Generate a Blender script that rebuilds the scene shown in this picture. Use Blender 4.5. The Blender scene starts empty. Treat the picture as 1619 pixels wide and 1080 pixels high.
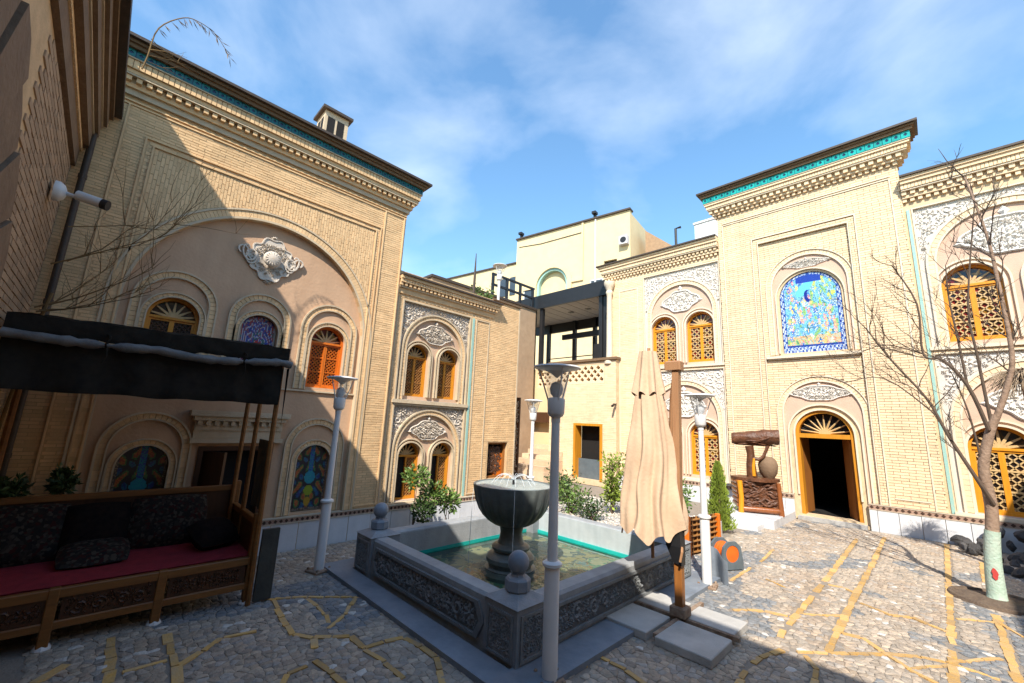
import bpy, bmesh, math, random
from mathutils import Vector, Matrix, noise
from mathutils.geometry import tessellate_polygon
R = random.Random(7)
D = bpy.data
SC = bpy.context.scene
COL = SC.collection
# ------------------------------------------------------------ camera, sky, sun, exposure
cam = D.cameras.new('camera'); camo = D.objects.new('camera', cam); COL.objects.link(camo)
cam.sensor_width = 36; cam.lens = 14.493; cam.clip_start = .02; cam.clip_end = 600
_r = Vector((.70362958, .70910526, .04555367)); _u = Vector((.10613358, -.16827093, .98001049)); _f = Vector((-.70259595, .6847296, .19366028))
camo.matrix_world = Matrix(((_r.x, _u.x, -_f.x, 0), (_r.y, _u.y, -_f.y, 0), (_r.z, _u.z, -_f.z, 1.68), (0, 0, 0, 1)))
SC.camera = camo
SUN_EL = math.radians(45.2); SUNDIR = Vector((-.5, .866, 0)).normalized() * math.cos(SUN_EL) + Vector((0, 0, -math.sin(SUN_EL)))
sl = D.lights.new('sun', 'SUN'); sl.energy = 5.0; sl.angle = math.radians(.5); sl.color = (1, .93, .82)
so = D.objects.new('sun', sl); COL.objects.link(so); so.rotation_euler = SUNDIR.to_track_quat('-Z', 'Y').to_euler()
W = D.worlds.new('World'); SC.world = W; W.use_nodes = True
nt = W.node_tree; nt.nodes.clear()
def wn(t, **k):
    n = nt.nodes.new(t)
    for a, b in k.items(): setattr(n, a, b)
    return n
sky = wn('ShaderNodeTexSky'); sky.sky_type = 'NISHITA'; sky.sun_disc = False; sky.sun_elevation = SUN_EL
sky.sun_rotation = math.atan2(-SUNDIR.x, -SUNDIR.y); sky.air_density = 1.5; sky.dust_density = .5; sky.ozone_density = 2.6; sky.altitude = 0
tc = wn('ShaderNodeTexCoord'); mp = wn('ShaderNodeMapping'); mp.inputs['Scale'].default_value = (1.0, 1.0, 1.9); mp.inputs['Rotation'].default_value = (.2, .3, .9)
nz = wn('ShaderNodeTexNoise'); nz.inputs['Scale'].default_value = 2.3; nz.inputs['Detail'].default_value = 9; nz.inputs['Roughness'].default_value = .52; nz.inputs['Distortion'].default_value = .25
cr = wn('ShaderNodeValToRGB'); cr.color_ramp.elements[0].position = .47; cr.color_ramp.elements[0].color = (0, 0, 0, 1); cr.color_ramp.elements[1].position = .95; cr.color_ramp.elements[1].color = (1, 1, 1, 1)
mul = wn('ShaderNodeMath', operation='MULTIPLY'); mul.inputs[1].default_value = .48
mix = wn('ShaderNodeMix', data_type='RGBA'); mix.inputs[7].default_value = (8.8, 9.2, 9.5, 1)
bg = wn('ShaderNodeBackground'); bg.inputs['Strength'].default_value = .13
wo = wn('ShaderNodeOutputWorld'); L = nt.links.new
L(tc.outputs['Generated'], mp.inputs['Vector']); L(mp.outputs[0], nz.inputs['Vector']); L(nz.outputs['Fac'], cr.inputs[0]); L(cr.outputs[0], mul.inputs[0]); L(mul.outputs[0], mix.inputs[0])
tint = wn('ShaderNodeMix', data_type='RGBA', blend_type='MULTIPLY'); tint.inputs[0].default_value = 1; tint.inputs[7].default_value = (.90, 1.18, 1.32, 1); L(sky.outputs[0], tint.inputs[6]); L(tint.outputs[2], mix.inputs[6]); L(mix.outputs[2], bg.inputs['Color']); L(bg.outputs[0], wo.inputs[0])
VS = SC.view_settings; VS.view_transform = 'Standard'; VS.look = 'None'; VS.exposure = .68; VS.gamma = 1; VS.use_curve_mapping = False
SC.render.engine = 'CYCLES'
SC.cycles.max_bounces = 8; SC.cycles.diffuse_bounces = 4; SC.cycles.glossy_bounces = 3; SC.cycles.transmission_bounces = 6; SC.cycles.transparent_max_bounces = 12
SC.cycles.caustics_reflective = False; SC.cycles.caustics_refractive = False; SC.cycles.sample_clamp_indirect = 6

# ------------------------------------------------------------ materials
def mat(name, col, col2=None, rough=.8, nscale=6, island=0., bump=.15, bscale=60, metal=0., spec=.4, big=0., streak=0., pos=False, trans=0.):
    m = D.materials.new(name); m.use_nodes = True; t = m.node_tree; N = t.nodes; K = t.links.new
    b = N['Principled BSDF']; b.inputs['Roughness'].default_value = rough; b.inputs['Metallic'].default_value = metal
    b.inputs['Specular IOR Level'].default_value = spec
    if col2 is None: col2 = tuple(c * .72 for c in col)
    if pos: g = N.new('ShaderNodeNewGeometry'); vec = g.outputs['Position']
    else: vec = N.new('ShaderNodeTexCoord').outputs['Object']
    n1 = N.new('ShaderNodeTexNoise'); n1.inputs['Scale'].default_value = nscale; n1.inputs['Detail'].default_value = 6; n1.inputs['Roughness'].default_value = .65; K(vec, n1.inputs['Vector'])
    rp = N.new('ShaderNodeValToRGB'); rp.color_ramp.elements[0].position = .3; rp.color_ramp.elements[1].position = .7
    rp.color_ramp.elements[0].color = (*col, 1); rp.color_ramp.elements[1].color = (*col2, 1); K(n1.outputs['Fac'], rp.inputs[0]); c = rp.outputs[0]
    def mulv(c, fac_out, lo, hi):
        mr = N.new('ShaderNodeMapRange'); mr.inputs[3].default_value = lo; mr.inputs[4].default_value = hi; K(fac_out, mr.inputs[0])
        mx = N.new('ShaderNodeMix'); mx.data_type = 'RGBA'; mx.blend_type = 'MULTIPLY'; mx.inputs[0].default_value = 1; K(c, mx.inputs[6])
        K(mr.outputs[0], mx.inputs[7]); return mx.outputs[2]
    if island:
        g2 = N.new('ShaderNodeNewGeometry'); oi = N.new('ShaderNodeObjectInfo'); ad = N.new('ShaderNodeMath'); ad.operation = 'ADD'; fr = N.new('ShaderNodeMath'); fr.operation = 'FRACT'
        K(g2.outputs['Random Per Island'], ad.inputs[0]); K(oi.outputs['Random'], ad.inputs[1]); K(ad.outputs[0], fr.inputs[0])
        c = mulv(c, fr.outputs[0], 1 - island, 1 + island)
    if big:
        n2 = N.new('ShaderNodeTexNoise'); n2.inputs['Scale'].default_value = .9; n2.inputs['Detail'].default_value = 5; K(vec, n2.inputs['Vector']); c = mulv(c, n2.outputs['Fac'], 1 - big * 1.3, 1 + big * 1.3)
    if streak:
        mp = N.new('ShaderNodeMapping'); mp.inputs['Scale'].default_value = (9, 9, .7); K(vec, mp.inputs[0]); n3 = N.new('ShaderNodeTexNoise'); n3.inputs['Scale'].default_value = 1; n3.inputs['Detail'].default_value = 4; K(mp.outputs[0], n3.inputs['Vector']); c = mulv(c, n3.outputs['Fac'], 1 - streak, 1 + streak)
    K(c, b.inputs['Base Color'])
    if bump:
        n4 = N.new('ShaderNodeTexNoise'); n4.inputs['Scale'].default_value = bscale; n4.inputs['Detail'].default_value = 5; K(vec, n4.inputs['Vector'])
        bp = N.new('ShaderNodeBump'); bp.inputs['Strength'].default_value = bump; bp.inputs['Distance'].default_value = .02; K(n4.outputs['Fac'], bp.inputs['Height']); K(bp.outputs[0], b.inputs['Normal'])
    if trans: b.inputs['Transmission Weight'].default_value = trans
    return m
def wood(name, c1, c2, rough=.45, axis=2, scale=14):
    m = mat(name, c1, c2, rough=rough, bump=0); t = m.node_tree; N = t.nodes; K = t.links.new
    n1 = [n for n in N if n.type == 'TEX_NOISE'][0]; tcn = [n for n in N if n.type == 'TEX_COORD'][0]
    mp = N.new('ShaderNodeMapping'); s = [6, 6, 6]; s[axis] = .6; mp.inputs['Scale'].default_value = s; K(tcn.outputs['Object'], mp.inputs[0]); K(mp.outputs[0], n1.inputs['Vector']); n1.inputs['Scale'].default_value = scale / 3
    bp = N.new('ShaderNodeBump'); bp.inputs['Strength'].default_value = .25; bp.inputs['Distance'].default_value = .01; K(n1.outputs['Fac'], bp.inputs['Height']); K(bp.outputs[0], N['Principled BSDF'].inputs['Normal'])
    return m
def stained(name, cols, scale=26, dark=.5):
    m = D.materials.new(name); m.use_nodes = True; t = m.node_tree; N = t.nodes; K = t.links.new; b = N['Principled BSDF']
    tcn = N.new('ShaderNodeTexCoord'); v = N.new('ShaderNodeTexVoronoi'); v.inputs['Scale'].default_value = scale; K(tcn.outputs['Object'], v.inputs['Vector'])
    rp = N.new('ShaderNodeValToRGB'); rp.color_ramp.interpolation = 'CONSTANT'; sp = N.new('ShaderNodeSeparateColor'); K(v.outputs['Color'], sp.inputs[0]); K(sp.outputs[0], rp.inputs[0])
    e = rp.color_ramp.elements
    while len(e) < len(cols): e.new(.5)
    for i, c in enumerate(cols): e[i].position = i / len(cols); e[i].color = (*c, 1)
    K(rp.outputs[0], b.inputs['Base Color']); b.inputs['Roughness'].default_value = .12; b.inputs['Specular IOR Level'].default_value = .5
    return m
def vcol(name, rough=.35):
    m = D.materials.new(name); m.use_nodes = True; t = m.node_tree; N = t.nodes; K = t.links.new; b = N['Principled BSDF']
    a = N.new('ShaderNodeVertexColor'); a.layer_name = 'Col'; K(a.outputs[0], b.inputs['Base Color']); b.inputs['Roughness'].default_value = rough
    return m
M = {}
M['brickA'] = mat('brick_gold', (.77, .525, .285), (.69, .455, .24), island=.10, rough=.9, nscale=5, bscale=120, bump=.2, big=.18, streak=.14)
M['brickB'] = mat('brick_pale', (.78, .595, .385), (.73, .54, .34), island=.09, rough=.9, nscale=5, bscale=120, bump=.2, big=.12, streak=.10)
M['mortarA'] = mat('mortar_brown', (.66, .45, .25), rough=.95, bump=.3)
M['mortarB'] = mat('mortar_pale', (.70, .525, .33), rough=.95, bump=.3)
M['bead'] = mat('plaster_bead', (.60, .48, .33), (.5, .39, .26), rough=.85, streak=.1)
M['beadB'] = mat('plaster_bead_pale', (.70, .60, .46), (.64, .54, .40), rough=.85, streak=.08)
M['niche'] = mat('niche_plaster', (.58, .375, .235), (.52, .325, .20), rough=.92, nscale=3, big=.12, streak=.12, bscale=30, bump=.2)
M['pink'] = mat('pink_plaster', (.60, .42, .31), (.55, .37, .27), rough=.92, nscale=4, big=.1, bscale=40)
M['pinkA'] = mat('rose_plaster', (.58, .40, .275), (.52, .35, .235), rough=.92, nscale=4, big=.1, bscale=40)
M['relief'] = mat('white_stucco', (.76, .72, .66), (.68, .63, .57), rough=.85, nscale=20, bscale=90, bump=.3)
M['reliefA'] = mat('grey_stucco', (.66, .58, .49), (.55, .48, .4), rough=.85, nscale=20, bscale=90, bump=.3)
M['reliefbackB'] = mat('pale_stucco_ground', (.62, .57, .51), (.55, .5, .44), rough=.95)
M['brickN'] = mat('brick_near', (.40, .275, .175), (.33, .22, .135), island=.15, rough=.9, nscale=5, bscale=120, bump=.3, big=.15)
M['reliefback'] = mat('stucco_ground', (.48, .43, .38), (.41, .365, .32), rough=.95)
M['turq'] = mat('turquoise_glaze', (.015, .36, .32), (.01, .29, .27), rough=.25, island=.2, bump=.05)
M['turqdark'] = mat('dark_turquoise_glaze', (.008, .13, .12), (.006, .09, .09), rough=.25, island=.3, bump=.05)
M['turqpale'] = mat('faded_turquoise', (.25, .48, .44), (.35, .5, .44), rough=.5, nscale=20)
M['navy'] = mat('navy_glaze', (.012, .03, .09), rough=.25, bump=0)
M['cap'] = mat('roof_sheet', (.07, .05, .035), (.05, .035, .028), rough=.6, nscale=12)
M['brownbrick'] = mat('brown_band', (.21, .13, .07), (.15, .09, .05), rough=.9, nscale=20)
M['woodorange'] = wood('orange_wood', (.70, .18, .012), (.55, .12, .01))
M['woodyellow'] = wood('honey_wood', (.72, .30, .015), (.58, .22, .012))
M['woodochre'] = wood('ochre_wood', (.60, .26, .02), (.46, .18, .015))
M['wooddoor'] = wood('door_wood', (.33, .13, .03), (.22, .08, .02))
M['wooddark'] = wood('dark_wood', (.09, .037, .016), (.055, .022, .01))
M['woodbed'] = wood('bed_wood', (.24, .10, .025), (.15, .06, .016), axis=1)
M['woodpost'] = wood('parasol_wood', (.40, .22, .11), (.32, .16, .08))
M['lattice'] = wood('lattice_wood', (.42, .20, .06), (.32, .14, .04))
M['latticepale'] = wood('pale_lattice_wood', (.60, .42, .20), (.5, .32, .14))
M['glassred'] = stained('stained_glass_red', [(.20, .012, .01), (.03, .012, .01), (.30, .16, .02), (.14, .01, .012), (.02, .03, .06)], 14)
M['glassdark'] = stained('stained_glass_dark', [(.02, .014, .012), (.05, .02, .012), (.015, .015, .02), (.06, .035, .015)], 12)
M['glassblue'] = stained('stained_glass_blue', [(.012, .02, .09), (.02, .015, .03), (.03, .012, .015), (.01, .03, .11)], 9)
M['black'] = mat('shade_black', (.012, .010, .009), rough=.9, bump=0)  # near-black stands in for the shade inside doorways, open windows and openings
M['blackmetal'] = mat('black_steel', (.018, .018, .02), rough=.45, bump=.02)
M['marble'] = mat('white_marble', (.66, .66, .67), (.56, .56, .58), rough=.4, nscale=4, island=.06, bump=.05, streak=.12)
M['band'] = mat('band_plaster', (.58, .49, .37), rough=.9)
M['bandpink'] = mat('band_pink', (.42, .27, .2), rough=.9)
M['diamond'] = mat('dark_brick_diamond', (.07, .035, .022), rough=.8)
M['pool'] = mat('grey_stone', (.27, .285, .30), (.19, .20, .215), rough=.55, nscale=9, big=.2, bscale=80, bump=.2, streak=.28)
M['poolwall'] = mat('grey_stone_light', (.33, .34, .35), (.25, .26, .27), rough=.6, nscale=6, big=.2, bscale=60, bump=.2, streak=.22)
M['poolin'] = mat('pool_lining_lit', (.46, .50, .51), (.36, .41, .43), rough=.6, nscale=5, streak=.25, bump=.1)
M['poolcarve'] = mat('carved_stone', (.23, .24, .245), (.15, .16, .165), rough=.6, nscale=14, bump=.3)
M['poolback'] = mat('carved_stone_ground', (.13, .135, .138), rough=.8)
M['skirt'] = mat('skirt_stone', (.24, .27, .31), (.15, .175, .21), rough=.5, nscale=4, big=.3, bscale=30)
M['foam'] = mat('bubbling_water', (.42, .47, .45), (.30, .35, .34), rough=.25, nscale=16, bscale=30, bump=.6)
M['fount'] = mat('dark_green_stone', (.135, .152, .147), (.085, .098, .096), rough=.36, nscale=10, bscale=40, bump=.12, streak=.3, big=.2)
M['lampwhite'] = mat('white_paint', (.72, .71, .70), (.66, .65, .64), rough=.4, bump=.02, spec=.5)
M['lampgrey'] = mat('grey_paint', (.56, .545, .545), (.52, .505, .505), rough=.45, bump=.02)
M['white'] = mat('white_plastic', (.7, .7, .7), rough=.4, bump=0)
M['rust'] = mat('rusty_base', (.35, .27, .2), (.18, .10, .06), rough=.8, nscale=20)
M['cloth'] = mat('beige_canvas', (.60, .43, .29), (.53, .37, .245), rough=.9, nscale=5, bscale=30, bump=.2, streak=.12, big=.1)
M['tarp'] = mat('black_tarp', (.030, .026, .021), (.018, .016, .014), rough=.8, nscale=10, bscale=14, bump=.5, spec=.05)
M['plasticroll'] = mat('clear_plastic_roll', (.18, .172, .165), (.10, .097, .094), rough=.5, nscale=8, bscale=22, bump=.5)
M['curtain'] = mat('smoky_plastic', (.075, .075, .065), (.05, .05, .045), rough=.5, nscale=5, bscale=18, bump=.3, spec=.15)
M['carpet'] = mat('red_carpet', (.30, .018, .032), (.18, .010, .02), rough=.95, nscale=14, bscale=260, bump=.4)
M['cushion'] = mat('dark_patterned_fabric', (.020, .014, .012), (.007, .006, .007), rough=.95, nscale=22, bump=.2, spec=.05)
M['cushion2'] = stained('dark_floral_fabric', [(.022, .018, .016), (.036, .030, .026), (.018, .016, .016), (.058, .050, .04), (.04, .014, .013), (.024, .02, .018)], 48); M['cushion2'].node_tree.nodes['Principled BSDF'].inputs['Roughness'].default_value = .95; M['cushion2'].node_tree.nodes['Principled BSDF'].inputs['Specular IOR Level'].default_value = .05
M['cushion3'] = mat('grey_patterned_fabric', (.045, .04, .032), (.009, .008, .009), rough=.95, nscale=18, bump=.2, spec=.05)
M['yellow'] = mat('yellow_paving', (.58, .33, .085), (.42, .30, .17), rough=.85, nscale=10, island=.22, bscale=50, bump=.35, pos=True)
M['grout'] = mat('grey_grout', (.28, .235, .19), (.21, .18, .15), rough=.95, nscale=5, bscale=50, bump=.5, pos=True)
M['slab'] = mat('concrete_slab', (.48, .465, .44), (.36, .345, .325), rough=.8, nscale=5, bscale=70, bump=.25, big=.25)
M['bark'] = mat('tree_bark', (.36, .25, .18), (.22, .145, .10), rough=.9, nscale=14, bscale=30, bump=.6)
M['twig'] = mat('dark_twig', (.13, .09, .065), (.085, .06, .043), rough=.9, bump=0)
M['twig2'] = mat('yellow_twig', (.22, .14, .055), (.15, .09, .04), rough=.9, bump=0)
M['limewash'] = mat('green_limewash', (.36, .50, .40), (.46, .52, .44), rough=.9, nscale=9, bscale=40, bump=.5)
M['redpaint'] = mat('red_paint', (.55, .06, .05), rough=.7)
M['soil'] = mat('soil', (.16, .115, .08), (.09, .062, .045), rough=1, nscale=20, bscale=60, bump=.6)
M['rock'] = mat('dark_rock', (.10, .095, .095), (.05, .048, .048), rough=.75, nscale=9, island=.3, bscale=25, bump=.5)
M['gravel'] = mat('pale_gravel', (.58, .52, .45), (.42, .36, .3), rough=.95, island=.3, nscale=20)
M['leafdark'] = mat('leaf_dark', (.045, .085, .022), (.03, .06, .016), rough=.5, island=.4, bump=0, spec=.5)
M['leaf'] = mat('leaf_green', (.13, .21, .04), (.085, .15, .03), rough=.5, island=.4, bump=0, spec=.5)
M['leafyellow'] = mat('leaf_yellow_green', (.26, .33, .045), (.17, .24, .035), rough=.55, island=.4, bump=0)
M['logbrown'] = mat('varnished_root', (.15, .055, .022), (.06, .024, .012), rough=.5, nscale=12, bscale=18, bump=.8, spec=.4)
M['logred'] = wood('varnished_log', (.30, .10, .03), (.18, .055, .018), rough=.3)
M['hose'] = mat('orange_plastic', (.75, .14, .015), rough=.4, bump=0)
M['reelgrey'] = mat('grey_plastic', (.12, .15, .17), rough=.5, bump=0)
M['farwall'] = mat('cream_render', (.70, .555, .33), (.65, .505, .29), rough=.9, big=.08, nscale=2)
M['farorange'] = mat('orange_brick_side', (.42, .27, .16), rough=.9)
M['white2'] = mat('white_render', (.72, .72, .72), rough=.9)
M['soffit'] = mat('soffit_panels', (.42, .39, .36), (.36, .33, .3), rough=.7)
M['windowglass'] = mat('window_glass', (.05, .06, .07), rough=.08, bump=0, spec=.8)
M['straw'] = mat('straw', (.38, .29, .2), (.26, .19, .13), rough=.95, island=.3, bump=0)
M['stoneblock'] = mat('sandstone_block', (.22, .145, .09), (.16, .10, .06), rough=.9, nscale=5, bscale=24, bump=.5)
M['stepbrick'] = mat('step_brick', (.66, .49, .33), (.56, .40, .26), rough=.9, island=.15)
M['pot'] = mat('terracotta', (.25, .11, .06), rough=.9)
M['mosaic'] = vcol('glazed_mosaic', .3)
def cobble_mat():
    m = D.materials.new('cobble'); m.use_nodes = True; t = m.node_tree; N = t.nodes; K = t.links.new; b = N['Principled BSDF']; b.inputs['Roughness'].default_value = .7; b.inputs['Specular IOR Level'].default_value = .35
    g = N.new('ShaderNodeNewGeometry'); a = N.new('ShaderNodeVertexColor'); a.layer_name = 'Col'
    n = N.new('ShaderNodeTexNoise'); n.inputs['Scale'].default_value = 28; n.inputs['Detail'].default_value = 5; K(g.outputs['Position'], n.inputs['Vector'])
    mr = N.new('ShaderNodeMapRange'); mr.inputs[3].default_value = .72; mr.inputs[4].default_value = 1.28; K(n.outputs['Fac'], mr.inputs[0])
    mx = N.new('ShaderNodeMix'); mx.data_type = 'RGBA'; mx.blend_type = 'MULTIPLY'; mx.inputs[0].default_value = 1; K(a.outputs[0], mx.inputs[6]); K(mr.outputs[0], mx.inputs[7]); K(mx.outputs[2], b.inputs['Base Color'])
    bp = N.new('ShaderNodeBump'); bp.inputs['Strength'].default_value = .6; bp.inputs['Distance'].default_value = .03; K(n.outputs['Fac'], bp.inputs['Height']); K(bp.outputs[0], b.inputs['Normal'])
    return m
M['cobble'] = cobble_mat()
def pool_floor_mat():
    m = stained('painted_pool_floor', [(.20, .19, .09), (.30, .25, .12), (.08, .11, .10), (.34, .31, .19), (.10, .20, .12), (.26, .16, .07), (.14, .22, .22)], 3.4); t = m.node_tree; N = t.nodes; K = t.links.new
    v = [n for n in N if n.type == 'TEX_VORONOI'][0]; tcn = [n for n in N if n.type == 'TEX_COORD'][0]; n = N.new('ShaderNodeTexNoise'); n.inputs['Scale'].default_value = 3; n.inputs['Detail'].default_value = 4; K(tcn.outputs['Object'], n.inputs['Vector'])
    va = N.new('ShaderNodeVectorMath'); va.operation = 'ADD'; K(tcn.outputs['Object'], va.inputs[0]); K(n.outputs['Color'], va.inputs[1]); K(va.outputs[0], v.inputs['Vector']); v.feature = 'SMOOTH_F1'
    N['Principled BSDF'].inputs['Roughness'].default_value = .8
    return m
M['poolfloor'] = pool_floor_mat()
def water_mat():
    m = D.materials.new('pool_water'); m.use_nodes = True; t = m.node_tree; N = t.nodes; K = t.links.new; N.clear()
    o = N.new('ShaderNodeOutputMaterial'); mx = N.new('ShaderNodeMixShader'); tr = N.new('ShaderNodeBsdfTransparent'); tr.inputs[0].default_value = (.80, .86, .80, 1); gl = N.new('ShaderNodeBsdfGlossy'); gl.inputs['Roughness'].default_value = .03
    fr = N.new('ShaderNodeFresnel'); fr.inputs[0].default_value = 1.33; n = N.new('ShaderNodeTexNoise'); n.inputs['Scale'].default_value = 14; n.inputs['Detail'].default_value = 3; tcn = N.new('ShaderNodeTexCoord'); K(tcn.outputs['Object'], n.inputs['Vector'])
    bp = N.new('ShaderNodeBump'); bp.inputs['Strength'].default_value = .35; bp.inputs['Distance'].default_value = .02; K(n.outputs['Fac'], bp.inputs['Height']); K(bp.outputs[0], gl.inputs['Normal']); K(bp.outputs[0], fr.inputs['Normal'])
    K(fr.outputs[0], mx.inputs[0]); K(tr.outputs[0], mx.inputs[1]); K(gl.outputs[0], mx.inputs[2]); K(mx.outputs[0], o.inputs[0]); return m
M['water'] = water_mat()
def clear_mat(name, tint, gloss):
    m = D.materials.new(name); m.use_nodes = True; t = m.node_tree; N = t.nodes; K = t.links.new; N.clear()
    o = N.new('ShaderNodeOutputMaterial'); mx = N.new('ShaderNodeMixShader'); tr = N.new('ShaderNodeBsdfTransparent'); tr.inputs[0].default_value = (*tint, 1); gl = N.new('ShaderNodeBsdfPrincipled'); gl.inputs['Base Color'].default_value = (.8, .82, .84, 1); gl.inputs['Roughness'].default_value = .15
    mx.inputs[0].default_value = gloss; K(tr.outputs[0], mx.inputs[1]); K(gl.outputs[0], mx.inputs[2]); K(mx.outputs[0], o.inputs[0]); return m
M['clear'] = clear_mat('clear_lamp_cup', (.92, .94, .96), .22)
M['stream'] = clear_mat('falling_water', (.9, .93, .95), .45)

# ------------------------------------------------------------ mesh helpers
class MB:
    def __init__(s): s.v = []; s.f = []; s.c = None
    def add(s, vs, fs):
        o = len(s.v); s.v += [tuple(p) for p in vs]; s.f += [[i + o for i in f] for f in fs]; return s
    def box(s, x0, x1, y0, y1, z0, z1):
        return s.add([(x0, y0, z0), (x1, y0, z0), (x1, y1, z0), (x0, y1, z0), (x0, y0, z1), (x1, y0, z1), (x1, y1, z1), (x0, y1, z1)],
                     [(3, 2, 1, 0), (4, 5, 6, 7), (0, 1, 5, 4), (1, 2, 6, 5), (2, 3, 7, 6), (3, 0, 4, 7)])
    def bev(s, x0, x1, y0, y1, z0, z1, b):   # box with chamfered upright and top edges
        p = [(x0 + b, y0), (x1 - b, y0), (x1, y0 + b), (x1, y1 - b), (x1 - b, y1), (x0 + b, y1), (x0, y1 - b), (x0, y0 + b)]
        q = [(x0 + 2 * b, y0 + b), (x1 - 2 * b, y0 + b), (x1 - b, y0 + 2 * b), (x1 - b, y1 - 2 * b), (x1 - 2 * b, y1 - b), (x0 + 2 * b, y1 - b), (x0 + b, y1 - 2 * b), (x0 + b, y0 + 2 * b)]
        vs = [(*a, z0) for a in p] + [(*a, z1 - b) for a in p] + [(*a, z1) for a in q]
        fs = [list(range(7, -1, -1)), list(range(16, 24))]
        for k in (0, 8):
            for i in range(8): fs.append((k + i, k + (i + 1) % 8, k + 8 + (i + 1) % 8, k + 8 + i))
        return s.add(vs, fs)
    def fbox(s, u0, u1, v0, v1, w0, w1): return s.box(u0, u1, -w1, -w0, v0, v1)
    def slab(s, outer, holes=(), w0=-.1, w1=0.):
        loops = [list(outer)] + [list(h) for h in holes]; tri = tessellate_polygon([[Vector((a, b, 0)) for a, b in l] for l in loops])
        flat = [p for l in loops for p in l]; n = len(flat); vs = [(a, -w1, b) for a, b in flat] + [(a, -w0, b) for a, b in flat]
        fs = [tuple(t) for t in tri] + [tuple(i + n for i in reversed(t)) for t in tri]; o = 0
        for l in loops:
            k = len(l)
            for i in range(k): j = (i + 1) % k; fs.append((o + i, o + j, n + o + j, n + o + i))
            o += k
        return s.add(vs, fs)
    def tube(s, path, rad, n=6, flat=1., up=None):
        path = [Vector(p) for p in path]; k = len(path)
        if not hasattr(rad, '__len__'): rad = [rad] * k
        vs = []; fs = []; prev = None
        for i, p in enumerate(path):
            t = (path[min(i + 1, k - 1)] - path[max(i - 1, 0)])
            if t.length < 1e-9: t = Vector((0, 0, 1))
            t.normalize()
            if prev is None:
                a = Vector((0, 1, 0)) if abs(t.y) < .9 else Vector((1, 0, 0))
                prev = (a - t * a.dot(t)).normalized()
            else:
                q = prev - t * prev.dot(t); prev = q.normalized() if q.length > 1e-6 else prev
            b = t.cross(prev)
            for j in range(n):
                an = 2 * math.pi * j / n; vs.append(p + (prev * math.cos(an) * flat + b * math.sin(an)) * rad[i])
        for i in range(k - 1):
            for j in range(n): fs.append((i * n + j, i * n + (j + 1) % n, (i + 1) * n + (j + 1) % n, (i + 1) * n + j))
        fs.append(tuple(range(n - 1, -1, -1))); fs.append(tuple((k - 1) * n + j for j in range(n)))
        return s.add(vs, fs)
    def lathe(s, prof, c=(0, 0, 0), n=24, mod=None, cap=True):
        vs = []; fs = []
        for i, (r, z) in enumerate(prof):
            for j in range(n):
                a = 2 * math.pi * j / n; rr = r * (mod(a, i) if mod else 1); vs.append((c[0] + rr * math.cos(a), c[1] + rr * math.sin(a), c[2] + z))
        for i in range(len(prof) - 1):
            for j in range(n): fs.append((i * n + j, i * n + (j + 1) % n, (i + 1) * n + (j + 1) % n, (i + 1) * n + j))
        if cap: fs.append(tuple(range(n - 1, -1, -1))); fs.append(tuple((len(prof) - 1) * n + j for j in range(n)))
        return s.add(vs, fs)
    def ball(s, c, r, n=16, m=10, sq=1.): return s.lathe([(max(r * math.sin(math.pi * i / m), 1e-4), -r * sq * math.cos(math.pi * i / m)) for i in range(m + 1)], c, n)
    def prism(s, pts, z0, z1):
        n = len(pts); return s.add([(a, b, z0) for a, b in pts] + [(a, b, z1) for a, b in pts], [tuple(range(n - 1, -1, -1)), tuple(range(n, 2 * n))] + [(i, (i + 1) % n, n + (i + 1) % n, n + i) for i in range(n)])
    def xf(s, mtx, start=0):
        for i in range(start, len(s.v)): s.v[i] = tuple(mtx @ Vector(s.v[i]))
        return s
    def build(s, name, m, parent=None, smooth=False, kind=None, label=None, fix=True, angle=40, loc=None):
        me = D.meshes.new(name); me.from_pydata(s.v, [], s.f)
        if s.c is not None:
            at = me.color_attributes.new('Col', 'FLOAT_COLOR', 'CORNER'); buf = []
            for p, c in zip(me.polygons, s.c): buf += [c[0], c[1], c[2], 1.] * p.loop_total
            at.data.foreach_set('color', buf)
        if fix and len(s.f) < 60000:
            bm = bmesh.new(); bm.from_mesh(me); bmesh.ops.recalc_face_normals(bm, faces=bm.faces); bm.to_mesh(me); bm.free()
        if smooth: me.shade_smooth(); me.set_sharp_from_angle(angle=math.radians(angle))
        me.materials.append(M[m]); o = D.objects.new(name, me); COL.objects.link(o)
        if parent: o.parent = parent
        if kind: o['kind'] = kind
        if label: o['label'] = label
        if loc: o.location = loc
        return o
def tag(o, label, cat, group=None, kind=None):
    o['label'] = label; o['category'] = cat
    if group: o['group'] = group
    if kind: o['kind'] = kind
    return o
def thing(name, label, cat, loc=(0, 0, 0), rz=0., group=None):
    o = D.objects.new(name, None); COL.objects.link(o); o.location = loc; o.rotation_euler = (0, 0, rz); o.empty_display_size = .1
    return tag(o, label, cat, group)
def struct(o): o['kind'] = 'structure'; return o
def kids(o): return [c for c in COL.objects if c.parent == o]
def copy_tree(o, parent=None):
    c = o.copy(); COL.objects.link(c); c.parent = parent
    for ch in kids(o): copy_tree(ch, c)
    return c
def arch(cx, hw, v0, vs, rise=None, n=18):
    rise = hw if rise is None else rise
    return [(cx - hw, v0)] + [(cx - hw * math.cos(math.pi * i / n), vs + rise * math.sin(math.pi * i / n)) for i in range(n + 1)] + [(cx + hw, v0)]
def inarch(u, v, cx, hw, v0, vs, rise=None):
    rise = hw if rise is None else rise
    return abs(u - cx) <= hw and v >= v0 and (v <= vs or ((u - cx) / hw) ** 2 + ((v - vs) / rise) ** 2 <= 1)
def rect(u0, u1, v0, v1): return [(u0, v0), (u1, v0), (u1, v1), (u0, v1)]
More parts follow.
